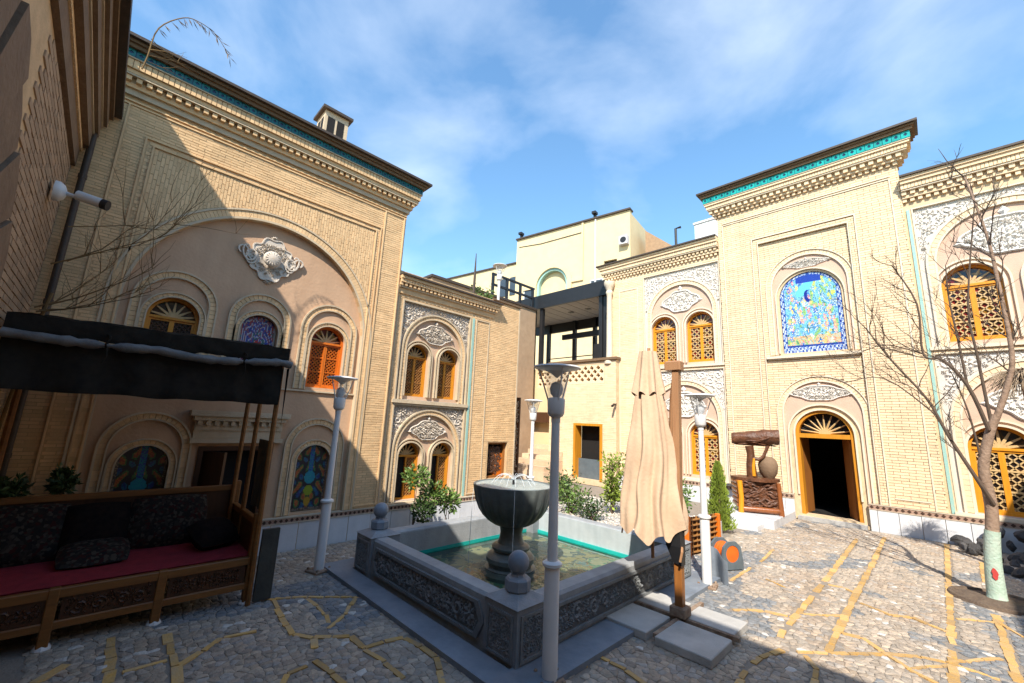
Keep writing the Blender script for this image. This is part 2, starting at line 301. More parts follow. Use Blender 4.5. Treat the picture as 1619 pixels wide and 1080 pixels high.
def archband(mb, cx, hw, v0, vs, t0, t1, w0, w1, rise=None, n=22):
    rise = hw if rise is None else rise
    t0 = -.003 if t0 == 0 else t0
    a = arch(cx, hw + t1, v0, vs, rise + t1, n); b = arch(cx, hw + t0, v0, vs, rise + t0, n); k = len(a)
    vs_ = []; fs = []
    for (p, q) in zip(a, b): vs_ += [(p[0], -w0, p[1]), (p[0], -w1, p[1]), (q[0], -w1, q[1]), (q[0], -w0, q[1])]
    for i in range(k - 1):
        for j in range(4): fs.append((i * 4 + j, i * 4 + (j + 1) % 4, i * 4 + 4 + (j + 1) % 4, i * 4 + 4 + j))
    fs += [(3, 2, 1, 0), tuple((k - 1) * 4 + j for j in range(4))]
    mb.add(vs_, fs)
def frameline(mb, u0, u1, v0, v1, t, w0, w1, bottom=False):   # moulding round three (or four) sides of a rectangle
    mb.fbox(u0, u0 + t, v0, v1 - t, w0, w1); mb.fbox(u1 - t, u1, v0, v1 - t, w0, w1); mb.fbox(u0, u1, v1 - t, v1, w0, w1)
    if bottom: mb.fbox(u0 + t, u1 - t, v0, v0 + t, w0, w1)
def bricks(inside, u0, u1, v0, v1, bl, bh, w0=-.03, w1=0., gap=.0035, vertical=False, seed=1):
    rg = random.Random(seed); mb = MB()
    if vertical: u0, u1, v0, v1 = v0, v1, u0, u1
    row = 0; v = v0
    while v + bh <= v1 + 1e-6:
        vm = v + bh / 2; st = .012; n = int((u1 - u0) / st); run = None; iv = []
        for i in range(n + 1):
            uu = u0 + (i + .5) * st; ok = i < n and (inside(vm, uu) if vertical else inside(uu, vm))
            if ok and run is None: run = uu - st / 2
            if not ok and run is not None: iv.append((run, uu - st / 2)); run = None
        off = (row % 2) * bl / 2 + rg.uniform(-.01, .01)
        for a, b in iv:
            k = math.floor((a - u0 - off) / bl); x = u0 + off + k * bl
            while x < b:
                p, q = max(x, a) + gap / 2, min(x + bl, b) - gap / 2
                if q - p > .02:
                    w = w1 + rg.uniform(-.0025, .0015); e = rg.uniform(0, .002); z0, z1 = v + gap / 2, v + bh - gap / 2 - e; c = .0015
                    if vertical: vs = [(z0, -w0, p), (z1, -w0, p), (z1, -w0, q), (z0, -w0, q), (z0 + c, -w, p + c), (z1 - c, -w, p + c), (z1 - c, -w, q - c), (z0 + c, -w, q - c)]
                    else: vs = [(p, -w0, z0), (q, -w0, z0), (q, -w0, z1), (p, -w0, z1), (p + c, -w, z0 + c), (q - c, -w, z0 + c), (q - c, -w, z1 - c), (p + c, -w, z1 - c)]
                    mb.add(vs, [(4, 5, 6, 7), (0, 1, 5, 4), (1, 2, 6, 5), (2, 3, 7, 6), (3, 0, 4, 7)])
                x += bl
        v += bh; row += 1
    return mb
def leaf2d(mb, u, v, an, l, w, z0, z1):   # raised stucco leaf in the facade plane
    c, s_ = math.cos(an), math.sin(an); P = [(0, 0), (.45, .5), (1, 0), (.45, -.5)]
    pts = [(u + c * a * l - s_ * b * w, v + s_ * a * l + c * b * w) for a, b in P]; m = (u + c * .45 * l, v + s_ * .45 * l)
    mb.add([(a, -z0, b) for a, b in pts] + [(m[0], -z1, m[1])], [(0, 1, 4), (1, 2, 4), (2, 3, 4), (3, 0, 4)])
def arabesque(mb, inside, b, rmin, rmax, w, depth, seed, mirror=None, tries=900):
    rg = random.Random(seed); cs = []
    def half(u): return mirror is None or u <= mirror
    r = rmax
    while r > rmin:
        for _ in range(int(tries * .45)):
            u = rg.uniform(b[0], b[1]); v = rg.uniform(b[2], b[3])
            if not half(u): continue
            if mirror is not None and abs(u - mirror) < r: u = mirror if abs(u - mirror) < r * .5 else u
            if mirror is not None and u != mirror and mirror - u < r: continue
            if any((u - a) ** 2 + (v - c) ** 2 < ((r + q) * .88) ** 2 for a, c, q in cs): continue
            if not all(inside(u + r * math.cos(k * .785), v + r * math.sin(k * .785)) for k in range(8)): continue
            cs.append((u, v, r))
        r *= .8
    for _ in range(int(tries * .5)):
        u = rg.uniform(b[0], b[1]); v = rg.uniform(b[2], b[3]); l = rmin * 1.9
        if half(u) and inside(u, v) and inside(u + l, v) and inside(u - l, v) and inside(u, v + l) and inside(u, v - l):
            a = rg.uniform(0, 6.28); leaf2d(mb, u, v, a, l, l * .55, w, w + depth * .7)
            if mirror is not None: leaf2d(mb, 2 * mirror - u, v, math.pi - a, l, l * .55, w, w + depth * .7)
    for (u, v, r) in cs:
        an = rg.uniform(0, 6.28); kind = rg.random(); dr = rg.choice((-1, 1))
        for sgn in ((1,) if mirror is None or u == mirror else (1, -1)):
            X = u if sgn == 1 else 2 * mirror - u; n0 = len(mb.v)
            if kind < .62 and u != mirror:
                pts = [(X + sgn * r * (.92 - .74 * t) * math.cos(an + dr * t * 8.2), -w - depth * .35 * t, v + r * (.92 - .74 * t) * math.sin(an + dr * t * 8.2)) for t in [i / 13 for i in range(14)]]
                mb.tube(pts, [r * (.20 - .05 * i / 13) for i in range(14)], 4, flat=min(1.0, depth / (r * .17) * .6))
                for k in range(4):
                    a2 = an + dr * k * 1.4; q = math.pi - (a2 + dr * .9) if sgn < 0 else a2 + dr * .9
                    leaf2d(mb, X + sgn * r * .8 * math.cos(a2), v + r * .8 * math.sin(a2), q, r * .62, r * .36, w, w + depth)
            else:
                for k in range(6):
                    a2 = an + k * 1.047; leaf2d(mb, X + r * .15 * math.cos(a2), v + r * .15 * math.sin(a2), a2, r * .85, r * .5, w, w + depth)
                leaf2d(mb, X - r * .25, v, 0, r * .5, r * .5, w, w + depth * 1.3)
    return mb
def cartouche(mb, cx, cy, hw, hh, w, depth, seed):   # winged stucco ornament with a lobed outline
    def rad(a): return .62 + .38 * abs(math.cos(a)) ** 3 + .22 * abs(math.sin(a)) ** 6 + .07 * math.cos(6 * a)
    def ins(u, v):
        x, y = (u - cx) / hw, (v - cy) / hh; a = math.atan2(y, x); return math.hypot(x, y) < rad(a) * .98
    arabesque(mb, ins, (cx - hw, cx + hw, cy - hh * 1.1, cy + hh * 1.1), hh * .07, hh * .36, w + depth * .2, depth, seed, mirror=cx, tries=1000)
    mb.slab([(cx + hw * rad(a) * math.cos(a) * .99, cy + hh * rad(a) * math.sin(a) * .99) for a in [i * math.pi / 24 for i in range(48)]], (), w - .01, w + depth * .22); w += depth * .2
    pts = [(cx + hw * rad(a) * math.cos(a), -w - depth * .3, cy + hh * rad(a) * math.sin(a)) for a in [i * math.pi / 24 for i in range(49)]]
    mb.tube(pts, hh * .055, 4)
    for s_ in (-1, 1): leaf2d(mb, cx + s_ * hw * .92, cy - hh * .12, 0 if s_ > 0 else math.pi, hw * .3, hh * .25, w, w + depth)
    leaf2d(mb, cx, cy + hh * .75, math.pi / 2, hh * .5, hh * .35, w, w + depth)
# ------------------------------------------------------------ facade pieces
def voussoirs(mb, cx, hw, v0, vs, t0, t1, w0, w1, rise=None, step=.055, gap=.004):
    rise = hw if rise is None else rise; tm = (t0 + t1) / 2; n = max(8, int(math.pi * (hw + rise + 2 * tm) / 2 / step))
    for i in range(n):
        a0 = math.pi * (i + .04) / n; a1 = math.pi * (i + .96) / n; q = []
        for a, t in ((a0, t0), (a1, t0), (a1, t1), (a0, t1)): q.append((cx - (hw + t) * math.cos(a), vs + (rise + t) * math.sin(a)))
        mb.add([(a, -w0, b) for a, b in q] + [(a, -w1, b) for a, b in q], [(4, 5, 6, 7), (0, 1, 5, 4), (1, 2, 6, 5), (2, 3, 7, 6), (3, 0, 4, 7)])
    k = max(1, int((vs - v0) / step)); h = (vs - v0) / k
    for s_ in (-1, 1):
        for i in range(k): a, b = sorted((cx + s_ * (hw + t0), cx + s_ * (hw + t1))); mb.fbox(a, b, v0 + i * h + gap / 2, v0 + (i + 1) * h - gap / 2, w0, w1)
def lattice(mb, u0, u1, v0, v1, step, t, w0, w1):
    def bar(a, b):
        d = Vector((b[0] - a[0], b[1] - a[1])); l = d.length
        if l < .02: return
        d.normalize(); n = Vector((-d.y, d.x)) * t / 2
        q = [(a[0] + n.x, a[1] + n.y), (b[0] + n.x, b[1] + n.y), (b[0] - n.x, b[1] - n.y), (a[0] - n.x, a[1] - n.y)]
        mb.add([(x, -w0, y) for x, y in q] + [(x, -w1, y) for x, y in q], [(4, 5, 6, 7), (0, 1, 5, 4), (1, 2, 6, 5), (2, 3, 7, 6), (3, 0, 4, 7)])
    c = math.floor((v0 - u1) / step) * step
    while c < v1 - u0:
        a = max(u0, v0 - c); b = min(u1, v1 - c)
        if b > a: bar((a, a + c), (b, b + c))
        c += step
    c = math.floor((v0 + u0) / step) * step
    while c < v1 + u1:
        a = max(u0, c - v1); b = min(u1, c - v0)
        if b > a: bar((a, c - a), (b, c - b))
        c += step
def window(house, cx, hw, v0, vs, rise=None, w=-.10, wd='woodyellow', lat='lattice', glass='glassred', leaves='both', step=.075, label=None, rays=7, fan='latticepale'):
    rise = hw if rise is None else rise; fw = hw * .13; mb = MB()
    archband(mb, cx, hw, v0, vs, -fw, .01, w - .05, w + .012, rise); mb.fbox(cx - hw + fw, cx + hw - fw, v0, v0 + fw * .9, w - .05, w + .008); mb.fbox(cx - hw + fw, cx + hw - fw, vs - fw * .45, vs + fw * .45, w - .05, w + .015)
    win = mb.build('window', wd, house, label=label)
    g = MB(); g.slab(arch(cx, hw - fw * .5, v0 + .01, vs, rise - fw * .5), (), w - .06, w - .045)
    g.build('pane', 'black' if leaves in ('none', 'half') else glass, win)  # open windows get a near-black sheet, the unlit room put into its colour
    rb = MB(); r1 = min(hw, rise) - fw
    for i in range(rays):
        a = math.pi * (i + .5) / rays; c, s_ = math.cos(a), math.sin(a); r0 = r1 * .16; ww = r1 * .075; e = (cx + r1 * .97 * c * (hw - fw) / r1, vs + fw * .45 + (rise - fw * 1.5) * .95 * s_)
        p = [(cx + r0 * c - ww * s_, vs + fw * .45 + r0 * s_ + ww * c), (cx + r0 * c + ww * s_, vs + fw * .45 + r0 * s_ - ww * c), (e[0] + ww * .45 * s_, e[1] - ww * .45 * c), (e[0] - ww * .45 * s_, e[1] + ww * .45 * c)]
        rb.add([(x, -(w - .045), y) for x, y in p] + [(x, -(w - .02), y) for x, y in p], [(4, 5, 6, 7), (0, 1, 5, 4), (1, 2, 6, 5), (2, 3, 7, 6), (3, 0, 4, 7)])
    rb.slab(arch(cx, r1 * .24, vs + fw * .45, vs + fw * .45 + .001, r1 * .24, 8), (), w - .045, w - .015)
    rb.build('sunburst', fan, win)
    us = (cx - hw + fw, cx, cx + hw - fw)
    for k in (0, 1):
        if leaves == 'none' or (leaves == 'half' and k == 0): continue
        a, b = us[k], us[k + 1]; t = fw * .75; c0, c1 = v0 + fw * .9, vs - fw * .45; lb = MB(); lw0, lw1 = w - .044, w - .004 - k * .003
        lb.fbox(a, a + t, c0, c1, lw0, lw1); lb.fbox(b - t, b, c0, c1, lw0, lw1); lb.fbox(a + t, b - t, c0, c0 + t, lw0, lw1); lb.fbox(a + t, b - t, c1 - t, c1, lw0, lw1)
        lf = lb.build('leaf', wd, win); q = MB(); lattice(q, a + t, b - t, c0 + t, c1 - t, step, step * .17, w - .043, w - .018)
        for j in (1, 2): vv = c0 + (c1 - c0) * j / 3; q.fbox(a + t, b - t, vv - step * .12, vv + step * .12, w - .043, w - .012)
        o = q.build('lattice', lat, win)
    return win
def halves(mb, cx, name, m, house):
    for s_ in (-1, 1):
        q = MB(); mp = {}
        for f in mb.f:
            if (sum(mb.v[i][0] for i in f) / len(f) - cx) * s_ > 0: q.f.append([mp.setdefault(i, len(mp)) for i in f])
        q.v = [mb.v[i] for i in mp]; q.build(name, m, house, fix=False)
def bay(house, cx, hp, v0, v1, ah, avs, wx, wh, wv0, wvs, wb, seed, relief, back, plaster, bead, brick, kw, cart=1., rel=True):
    """recessed panel: stucco spandrels, banded arch, stucco cartouche and a pair of arched windows"""
    arch_o = arch(cx, ah, v0 + .012, avs); wins = [arch(cx + s_ * wx, wh, wv0, wvs) for s_ in (-1, 1)]
    mb = MB(); mb.slab(rect(cx - hp - .02, cx + hp + .02, v0 - .02, v1 + .02), wins, wb - .22, wb - .07); mb.build('panel', plaster, house)
    mb = MB(); mb.slab(rect(cx - hp, cx + hp, v0 + .01, v1), [arch(cx, ah, v0 + .02, avs)], wb - .075, wb - .045); mb.build('spandrel', back, house)
    mb = MB(); T = ah * .105
    archband(mb, cx, ah, v0 + .01, avs, -.03 * ah, 0.004, wb - .075, wb - .005); archband(mb, cx, ah, v0 + .01, avs, -T - .03 * ah, -T, wb - .075, wb - .018)
    for s_ in (-1, 1):
        archband(mb, cx + s_ * wx, wh, wv0, wvs, 0, wh * .09, wb - .075, wb - .02); archband(mb, cx + s_ * wx, wh, wv0, wvs, wh * .2, wh * .28, wb - .075, wb - .03)
    frameline(mb, cx - hp, cx + hp, v0, v1, .022, wb - .075, wb + .008)
    mb.fbox(cx - hp - .03, cx + hp + .03, v0 - .045, v0 + .01, wb - .08, wb + .03); mb.build('moulding', bead, house)
    mb = MB(); voussoirs(mb, cx, ah, v0 + .02, avs, -T, -.03 * ah, wb - .075, wb - .022, step=ah * .08); mb.build('arch_brick', brick, house, kind='stuff')
    mb = MB()
    def sp(u, v): return cx - hp + .03 < u < cx + hp - .03 and v0 + .05 < v < v1 - .03 and not inarch(u, v, cx, ah + .012, v0, avs)
    arabesque(mb, sp, (cx - hp, cx + hp, avs, v1), ah * .022, ah * .13, wb - .05, .045, seed, mirror=cx, tries=1500); halves(mb, cx, 'stucco_relief', relief, house)
    mb = MB(); top = avs + ah - T - .03 * ah; wt = wvs + wh * 1.28; cyy = (top + wt - wh * .55) / 2 + .0; hh = (top - wt + wh * .5) / 2 * .80
    cartouche(mb, cx, cyy, ah * .5 * cart, hh, wb - .072, .05, seed + 3); mb.build('stucco_cartouche', relief, house)
    for s_ in (-1, 1): window(house, cx + s_ * wx, wh, wv0, wvs, w=wb - .15, **kw)
    return rect(cx - hp, cx + hp, v0, v1)
def dentils(mb, u0, u1, v0, v1, w0, w1, pitch, fill=.55):
    n = int((u1 - u0) / pitch); p = (u1 - u0) / n
    for i in range(n): a = u0 + i * p; mb.fbox(a, a + p * fill, v0, v1, w0, w1)
def cornice(house, u0, u1, v0, layers, wb, ends=(1, 1)):
    """stacked courses; each (material, height, overhang, kind)"""
    v = v0; groups = {}
    for k, (m, h, w, kind) in enumerate(layers):
        a = u0 - (w if ends[0] else 0); b = u1 + (w if ends[1] else 0); g = groups.setdefault((m, kind if kind in ('tile', 'dentil', 'soldier') else ''), MB()); eps = .0015 * (k % 2)
        if kind == '': g.fbox(a, b, v + .001, v + h, wb - .25, wb + w + eps)
        elif kind == 'dentil':
            groups.setdefault(('mortar', ''), MB()).fbox(a + .03, b - .03, v + .001, v + h, wb - .25, wb + w - .045); dentils(g, a, b, v + .002, v + h - .002, wb + w - .05, wb + w, h * 1.55)
        elif kind == 'soldier':
            groups.setdefault(('mortar', ''), MB()).fbox(a + .01, b - .01, v + .001, v + h, wb - .25, wb + w - .012); dentils(g, a, b, v + .002, v + h - .002, wb + w - .02, wb + w, .05, .86)
        elif kind == 'tile':
            groups.setdefault(('navy', ''), MB()).fbox(a + .01, b - .01, v + .001, v + h, wb - .25, wb + w - .008); n = int((b - a) / (h * .9)); p = (b - a) / n
            for i in range(n):
                x = a + i * p; c = v + h / 2; rr = h * .23
                sq = [(x + .004, v + .003), (x + p - .004, v + .003), (x + p - .004, v + h - .003), (x + .004, v + h - .003)]; xm = x + p / 2
                g.slab(sq, [[(xm - rr, c), (xm, c - rr), (xm + rr, c), (xm, c + rr)]], wb + w - .012, wb + w)
        v += h
    nm = {'': 'cornice', 'tile': 'glazed_tile_band', 'dentil': 'dentil_course', 'soldier': 'soldier_course'}
    for (m, kind), g in groups.items():
        mm = {'mortar': MORT}.get(m, m); g.build(nm[kind], mm, house, kind='stuff' if kind else None)
def plinth(house, u0, u1, h, wb, pw, bandh, gaps=()):
    """loose marble slabs along the foot of the wall and the pierced diamond band above them"""
    n = round((u1 - u0) / pw); p = (u1 - u0) / n; base = None
    for i in range(n):
        a, b = u0 + i * p, u0 + (i + 1) * p
        if any(b > g0 + .02 and a < g1 - .02 for g0, g1 in gaps):
            for g0, g1 in gaps:
                if a < g0 < b: b = g0
                elif a < g1 < b: a = g1
                elif a >= g0 and b <= g1: a = b
            if b - a < .05: continue
        mb = MB(); e = R.uniform(-.004, .004); mb.fbox(-(b - a) / 2 + .004, (b - a) / 2 - .004, -.02, h, -.02, .025 + e); o = mb.build('marble_slab', 'marble', house); o.location = ((a + b) / 2, -wb, 0)
    mb = MB(); md = MB(); mc = MB(); segs = []; x = u0
    for g0, g1 in sorted(gaps): segs.append((x, g0)); x = g1
    segs.append((x, u1))
    for a, b in segs:
        if b - a < .05: continue
        mb.fbox(a, b, h + .001, h + bandh, wb - .02, wb + .022); mc.fbox(a, b, h - .004, h + .006, wb - .02, wb + .034); mc.fbox(a, b, h + bandh - .004, h + bandh + .012, wb - .02, wb + .03)
        d = bandh * 1.0; k = int((b - a) / d); p2 = (b - a) / k
        for i in range(k): c = a + (i + .5) * p2; r = bandh * .36; md.slab([(c - r, h + bandh / 2), (c, h + bandh / 2 - r), (c + r, h + bandh / 2), (c, h + bandh / 2 + r)], (), wb + .015, wb + .026)
    mb.build('diamond_band', 'bandpink', house); md.build('dark_diamond', 'diamond', house, kind='stuff'); mc.build('band_moulding', 'band', house)
def mosaic(house, name, cx, hw, v0, vs, rise, w, du, fn, label):
    """tile picture made of small glazed pieces, one colour a piece"""
    mb = MB(); mb.c = []; nu = int(2 * hw / du); nv = int((vs + rise - v0) / du); rg = random.Random(5)
    for i in range(nu):
        for j in range(nv):
            u = cx - hw + (i + .5) * 2 * hw / nu; v = v0 + (j + .5) * (vs + rise - v0) / nv
            if not inarch(u, v, cx, hw, v0, vs, rise): continue
            a = hw / nu * .97; b = (vs + rise - v0) / nv / 2 * .97; d = w + rg.uniform(0, .0012)
            mb.add([(u - a, -d, v - b), (u + a, -d, v - b), (u + a, -d, v + b), (u - a, -d, v + b)], [(0, 1, 2, 3)]); mb.c.append(fn((u - cx) / hw, (v - v0) / (vs + rise - v0), rg))
    o = mb.build(name, 'mosaic', house, label=label, fix=False)
    bk = MB(); bk.slab(arch(cx, hw, v0, vs, rise), (), w - .06, w - .002); bk.build('backing', 'navy', o)
    return o

# ------------------------------------------------------------ left house (facade plane x = -5.82, facing +x)
XA, YB = -5.82, 10.8
MORT = 'mortarA'
hA = thing('brick_house', 'tall golden brick house on the left with a huge plastered arch and turquoise tiled cornice', 'house', (XA, 0, 0), math.pi / 2)
NC, NR, NV = 1.28, 1.31, 2.78
mb = MB(); mb.slab(rect(-1.5, 3.1, 0, 5.5), [arch(NC, NR, .40, NV)], -.32, -.004); mb.build('wall', 'mortarA', hA)
winA = [(.43, .235), (1.28, .215), (2.14, .235)]; tilA = [(.43, .215), (2.15, .215)]
holes = [arch(c, h, 2.03, 2.66) for c, h in winA] + [arch(c, h, .43, 1.06) for c, h in tilA] + [rect(.88, 1.60, .43, 1.26)]
mb = MB(); mb.slab(arch(NC, NR + .02, .38, NV), holes, -.30, -.075); mb.build('niche', 'niche', hA)
def fA(u, v): return u < -.125 or u > 2.69 or v > 4.60
def bandA(u, v): return (-.10 < u < 2.665 and v < 4.575) and not (-.055 < u < 2.62 and v < 4.53)
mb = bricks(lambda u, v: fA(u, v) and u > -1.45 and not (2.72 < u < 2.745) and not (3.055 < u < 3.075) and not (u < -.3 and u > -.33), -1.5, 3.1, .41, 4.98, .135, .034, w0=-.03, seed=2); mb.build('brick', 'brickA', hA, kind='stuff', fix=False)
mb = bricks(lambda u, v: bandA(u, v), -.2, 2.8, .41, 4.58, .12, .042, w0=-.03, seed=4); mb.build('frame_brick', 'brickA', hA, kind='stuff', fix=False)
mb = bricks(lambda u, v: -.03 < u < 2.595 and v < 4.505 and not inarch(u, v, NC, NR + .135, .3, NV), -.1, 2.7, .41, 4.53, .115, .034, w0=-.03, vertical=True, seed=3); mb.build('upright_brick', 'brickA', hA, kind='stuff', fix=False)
mb = MB(); voussoirs(mb, NC, NR, .41, NV, .026, .105, -.03, .003, step=.042); mb.build('arch_brick', 'brickA', hA, kind='stuff')
mb = MB(); archband(mb, NC, NR, .41, NV, 0, .024, -.08, .012, n=40); archband(mb, NC, NR, .41, NV, .108, .13, -.04, .014, n=40)
mb.build('arch_moulding', 'bead', hA); mb = MB(); frameline(mb, -.128, 2.692, .41, 4.60, .016, -.03, .016); frameline(mb, -.056, 2.62, .41, 4.53, .016, -.03, .014)
mb.fbox(2.722, 2.743, .44, 4.9, -.03, .013); mb.fbox(3.056, 3.074, .44, 4.9, -.03, .013); mb.fbox(2.743, 3.056, .44, .458, -.03, .012); mb.fbox(-.32, -.305, .41, 4.9, -.03, .013)
mb.fbox(-1.45, 3.1, 4.90, 4.915, -.03, .012); mb.fbox(-1.45, 3.1, 4.94, 4.955, -.03, .018)
mb.build('frame_moulding', 'brickA', hA)
trim = MB(); vous = MB()
for i, (c, h) in enumerate(winA):
    oh = .37 if i != 1 else .335; ovs = 2.82 if i != 1 else 2.80
    archband(trim, c, oh, 2.0, ovs, 0, .016, -.08, -.045); archband(trim, c, oh, 2.0, ovs, -.075, -.06, -.08, -.045); voussoirs(vous, c, oh, 2.0, ovs, -.058, -.002, -.08, -.06, step=.05)
    archband(trim, c, h, 2.0, 2.66, .045, .06, -.08, -.045); archband(trim, c, h, 2.0, 2.66, 0, .012, -.08, -.05); voussoirs(vous, c, h, 2.0, 2.66, .014, .043, -.08, -.058, step=.045)
for c, h in tilA:
    archband(trim, c, .37, .41, 1.24, 0, .016, -.08, -.045); archband(trim, c, .37, .41, 1.24, -.075, -.06, -.08, -.045); voussoirs(vous, c, .37, .41, 1.24, -.058, -.002, -.08, -.06, step=.05)
    archband(trim, c, h, .41, 1.06, .055, .07, -.08, -.045); archband(trim, c, h, .41, 1.06, 0, .012, -.08, -.05); voussoirs(vous, c, h, .41, 1.06, .014, .053, -.08, -.058, step=.045)
trim.fbox(NC - NR, NC + NR, 1.965, 1.985, -.08, -.045)
trim.build('window_moulding', 'bead', hA); vous.build('window_brick', 'brickA', hA, kind='stuff')
mb = MB()
for a, b, c, d, w in ((.74, 1.76, 1.60, 1.66, .06), (.78, 1.72, 1.55, 1.60, .03), (.80, 1.70, 1.44, 1.55, -.02), (.78, 1.72, 1.30, 1.345, 0.0), (.80, 1.70, 1.345, 1.44, -.035)): mb.fbox(a, b, c + .001, d, -.08, w)
dentils(mb, .82, 1.69, 1.50, 1.548, -.03, .015, .075); mb.build('door_lintel', 'bead', hA)
mb = MB(); mb.fbox(.88, .93, .43, 1.26, -.2, -.06); mb.fbox(1.55, 1.60, .43, 1.26, -.2, -.06); mb.fbox(.93, 1.55, 1.21, 1.26, -.2, -.06); d = mb.build('door', 'wooddark', hA)
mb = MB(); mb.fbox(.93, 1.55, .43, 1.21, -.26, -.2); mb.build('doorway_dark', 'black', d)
mb = MB(); mb.fbox(0, .30, .43, 1.2, -.02, .015); o = mb.build('door_leaf', 'wooddark', d); o.location = (.945, .15, 0); o.rotation_euler = (0, 0, math.radians(-55))
window(hA, .43, .235, 2.03, 2.66, w=-.14, wd='woodochre', lat='wooddark', glass='glassdark', step=.05, label='ochre arched window above the canopy')
window(hA, 2.14, .235, 2.03, 2.66, w=-.14, wd='woodorange', lat='woodorange', glass='glassred', step=.05, label='bright orange arched lattice window')
def rosewin(x, y, rg):
    r = math.hypot(x, (y - .52) * 1.7); b = .5 + .5 * math.sin(9 * math.atan2(y - .52, x) + r * 6)
    if abs(x) > .88 or y < .05: return (.30, .27, .24)
    if r < .18: return (.35, .03, .02)
    if int(r * 26 + b * 3) % 4 == 0: return (.34, .34, .40)
    pal = [(.02, .04, .22), (.28, .03, .03), (.04, .12, .12), (.03, .05, .30), (.20, .06, .10)]
    return tuple(c * rg.uniform(.7, 1.2) for c in pal[int((r * 5 + b * 2.2 + rg.random() * .8)) % 5])
mosaic(hA, 'tile_picture', 1.28, .205, 2.04, 2.66, .205, -.13, .011, rosewin, 'small blue and red mosaic roundel above the door')
def vasepic(x, y, rg):
    ax = abs(x)
    if ax > .9 or y < .04: return (.09, .07, .06) if rg.random() < .6 else (.25, .2, .15)
    if (ax / .33) ** 2 + ((y - .50) / .10) ** 2 < 1: return (.03, .20 + rg.uniform(0, .1), .32)
    if (ax / .28) ** 2 + ((y - .30) / .08) ** 2 < 1: return (.25, .32, .03)
    if (ax / .2) ** 2 + ((y - .13) / .07) ** 2 < 1: return (.42, .24, .03)
    if ax < .12 and y > .6: return rg.choice([(.03, .06, .3), (.02, .2, .25)])
    k = math.sin(ax * 11 + math.sin(y * 20) * 1.6) + math.cos(y * 26 + ax * 5)
    if k > 1.0: return rg.choice([(.32, .07, .04), (.38, .15, .04)])
    if k > .45: return rg.choice([(.05, .15, .05), (.08, .18, .06)])
    if k < -1.1: return rg.choice([(.03, .05, .18), (.03, .14, .2)])
    return (.035, .03, .035)
mosaic(hA, 'tile_picture', .43, .205, .44, 1.06, .205, -.12, .011, vasepic, 'dark floral tile picture behind the day bed')
mosaic(hA, 'tile_picture', 2.15, .205, .44, 1.06, .205, -.12, .011, vasepic, 'floral tile picture with a blue vase beside the lamp post')
# big stucco medallion hanging in the arch
med = MB(); mx, mv = 1.28, 3.62
def medin(u, v):
    x, y = (u - mx) / .29, (v - mv) / .28; return math.hypot(x, y) < .8 and math.hypot((u - mx), (v - mv)) > .105
arabesque(med, medin, (mx - .27, mx + .27, mv - .28, mv + .28), .012, .04, -.062, .03, 11, mirror=mx, tries=900)
ol = [(mx + .29 * (.86 + .07 * math.cos(10 * a) + .16 * abs(math.sin(a)) ** 10) * math.cos(a), .056, mv + .28 * (.86 + .07 * math.cos(10 * a) + .16 * abs(math.sin(a)) ** 10) * math.sin(a)) for a in [i * math.pi / 40 for i in range(81)]]; med.tube(ol, .011, 5)
for s_ in (-1, 1):
    pp = []
    for i in range(30):
        t = i / 29; a = t * 7.2; rr = .115 * (1 - .55 * t) if t > .3 else .115
        pp.append((mx + s_ * (.235 + .062 * math.cos(a * .9 + 2.6) * (1 - .3 * t) + .07 * t), .045, mv - .01 + .105 * math.sin(a * .9 + 2.6) * (1 - .45 * t) + .075 * t))
    med.tube(pp, [.016 - .006 * i / 29 for i in range(30)], 5)
    pp = [(mx + s_ * (.225 + .058 * math.cos(a)), .05, mv - .02 + .092 * math.sin(a)) for a in [i * .33 for i in range(20)]]; med.tube(pp, .013, 5)
    for k in range(7): leaf2d(med, mx + s_ * (.225 + .03 * math.cos(k * .9)), mv - .02 + .055 * math.sin(k * .9), k * .9, .035, .022, -.065, -.025)
    pp = [(mx + s_ * (.325 + .05 * math.cos(a)), .045, mv + .045 + .05 * math.sin(a)) for a in [i * .4 - 1.2 for i in range(13)]]; med.tube(pp, .013, 5)
for v_, q in ((.3, 1), (-.3, -1)):
    for k in range(5): leaf2d(med, mx, mv + v_ - q * .02, q * math.pi / 2 + (k - 2) * .5, .06, .035, -.07, -.035)
med.slab([(a * .98 + mx * .02, v_ * .98 + mv * .02) for a, _, v_ in ol[:-1]], (), -.08, -.058); mo = med.build('stucco_medallion', 'reliefA', hA)
dm = MB()
for i in range(7):
    pass
vs_ = []; fs_ = []
for i in range(8):
    r_ = .105 * math.cos(i / 7 * 1.45); d_ = .05 + .05 * math.sin(i / 7 * 1.45)
    for j in range(24): a = j * math.pi / 12; vs_.append((mx + r_ * math.cos(a), -(-.065) - d_, mv + r_ * math.sin(a)))
for i in range(7):
    for j in range(24): fs_.append((i * 24 + j, i * 24 + (j + 1) % 24, i * 24 + 24 + (j + 1) % 24, i * 24 + 24 + j))
dm.add(vs_, fs_)
for k in range(16): a = k * math.pi / 8; leaf2d(dm, mx + .04 * math.cos(a), mv + .04 * math.sin(a), a, .055, .016, .02, .032)
dm.build('boss', 'reliefA', mo, smooth=True)
cornice(hA, -1.5, 3.1, 5.0, [('bead', .07, .03, ''), ('brickA', .05, .06, ''), ('brickA', .055, .105, 'dentil'), ('bead', .022, .12, ''), ('brickA', .045, .125, ''), ('brickA', .10, .15, 'soldier'), ('bead', .014, .165, ''), ('turqdark', .09, .165, 'tile'), ('brownbrick', .045, .20, ''), ('brownbrick', .035, .225, ''), ('cap', .035, .27, '')], 0, (0, 1))
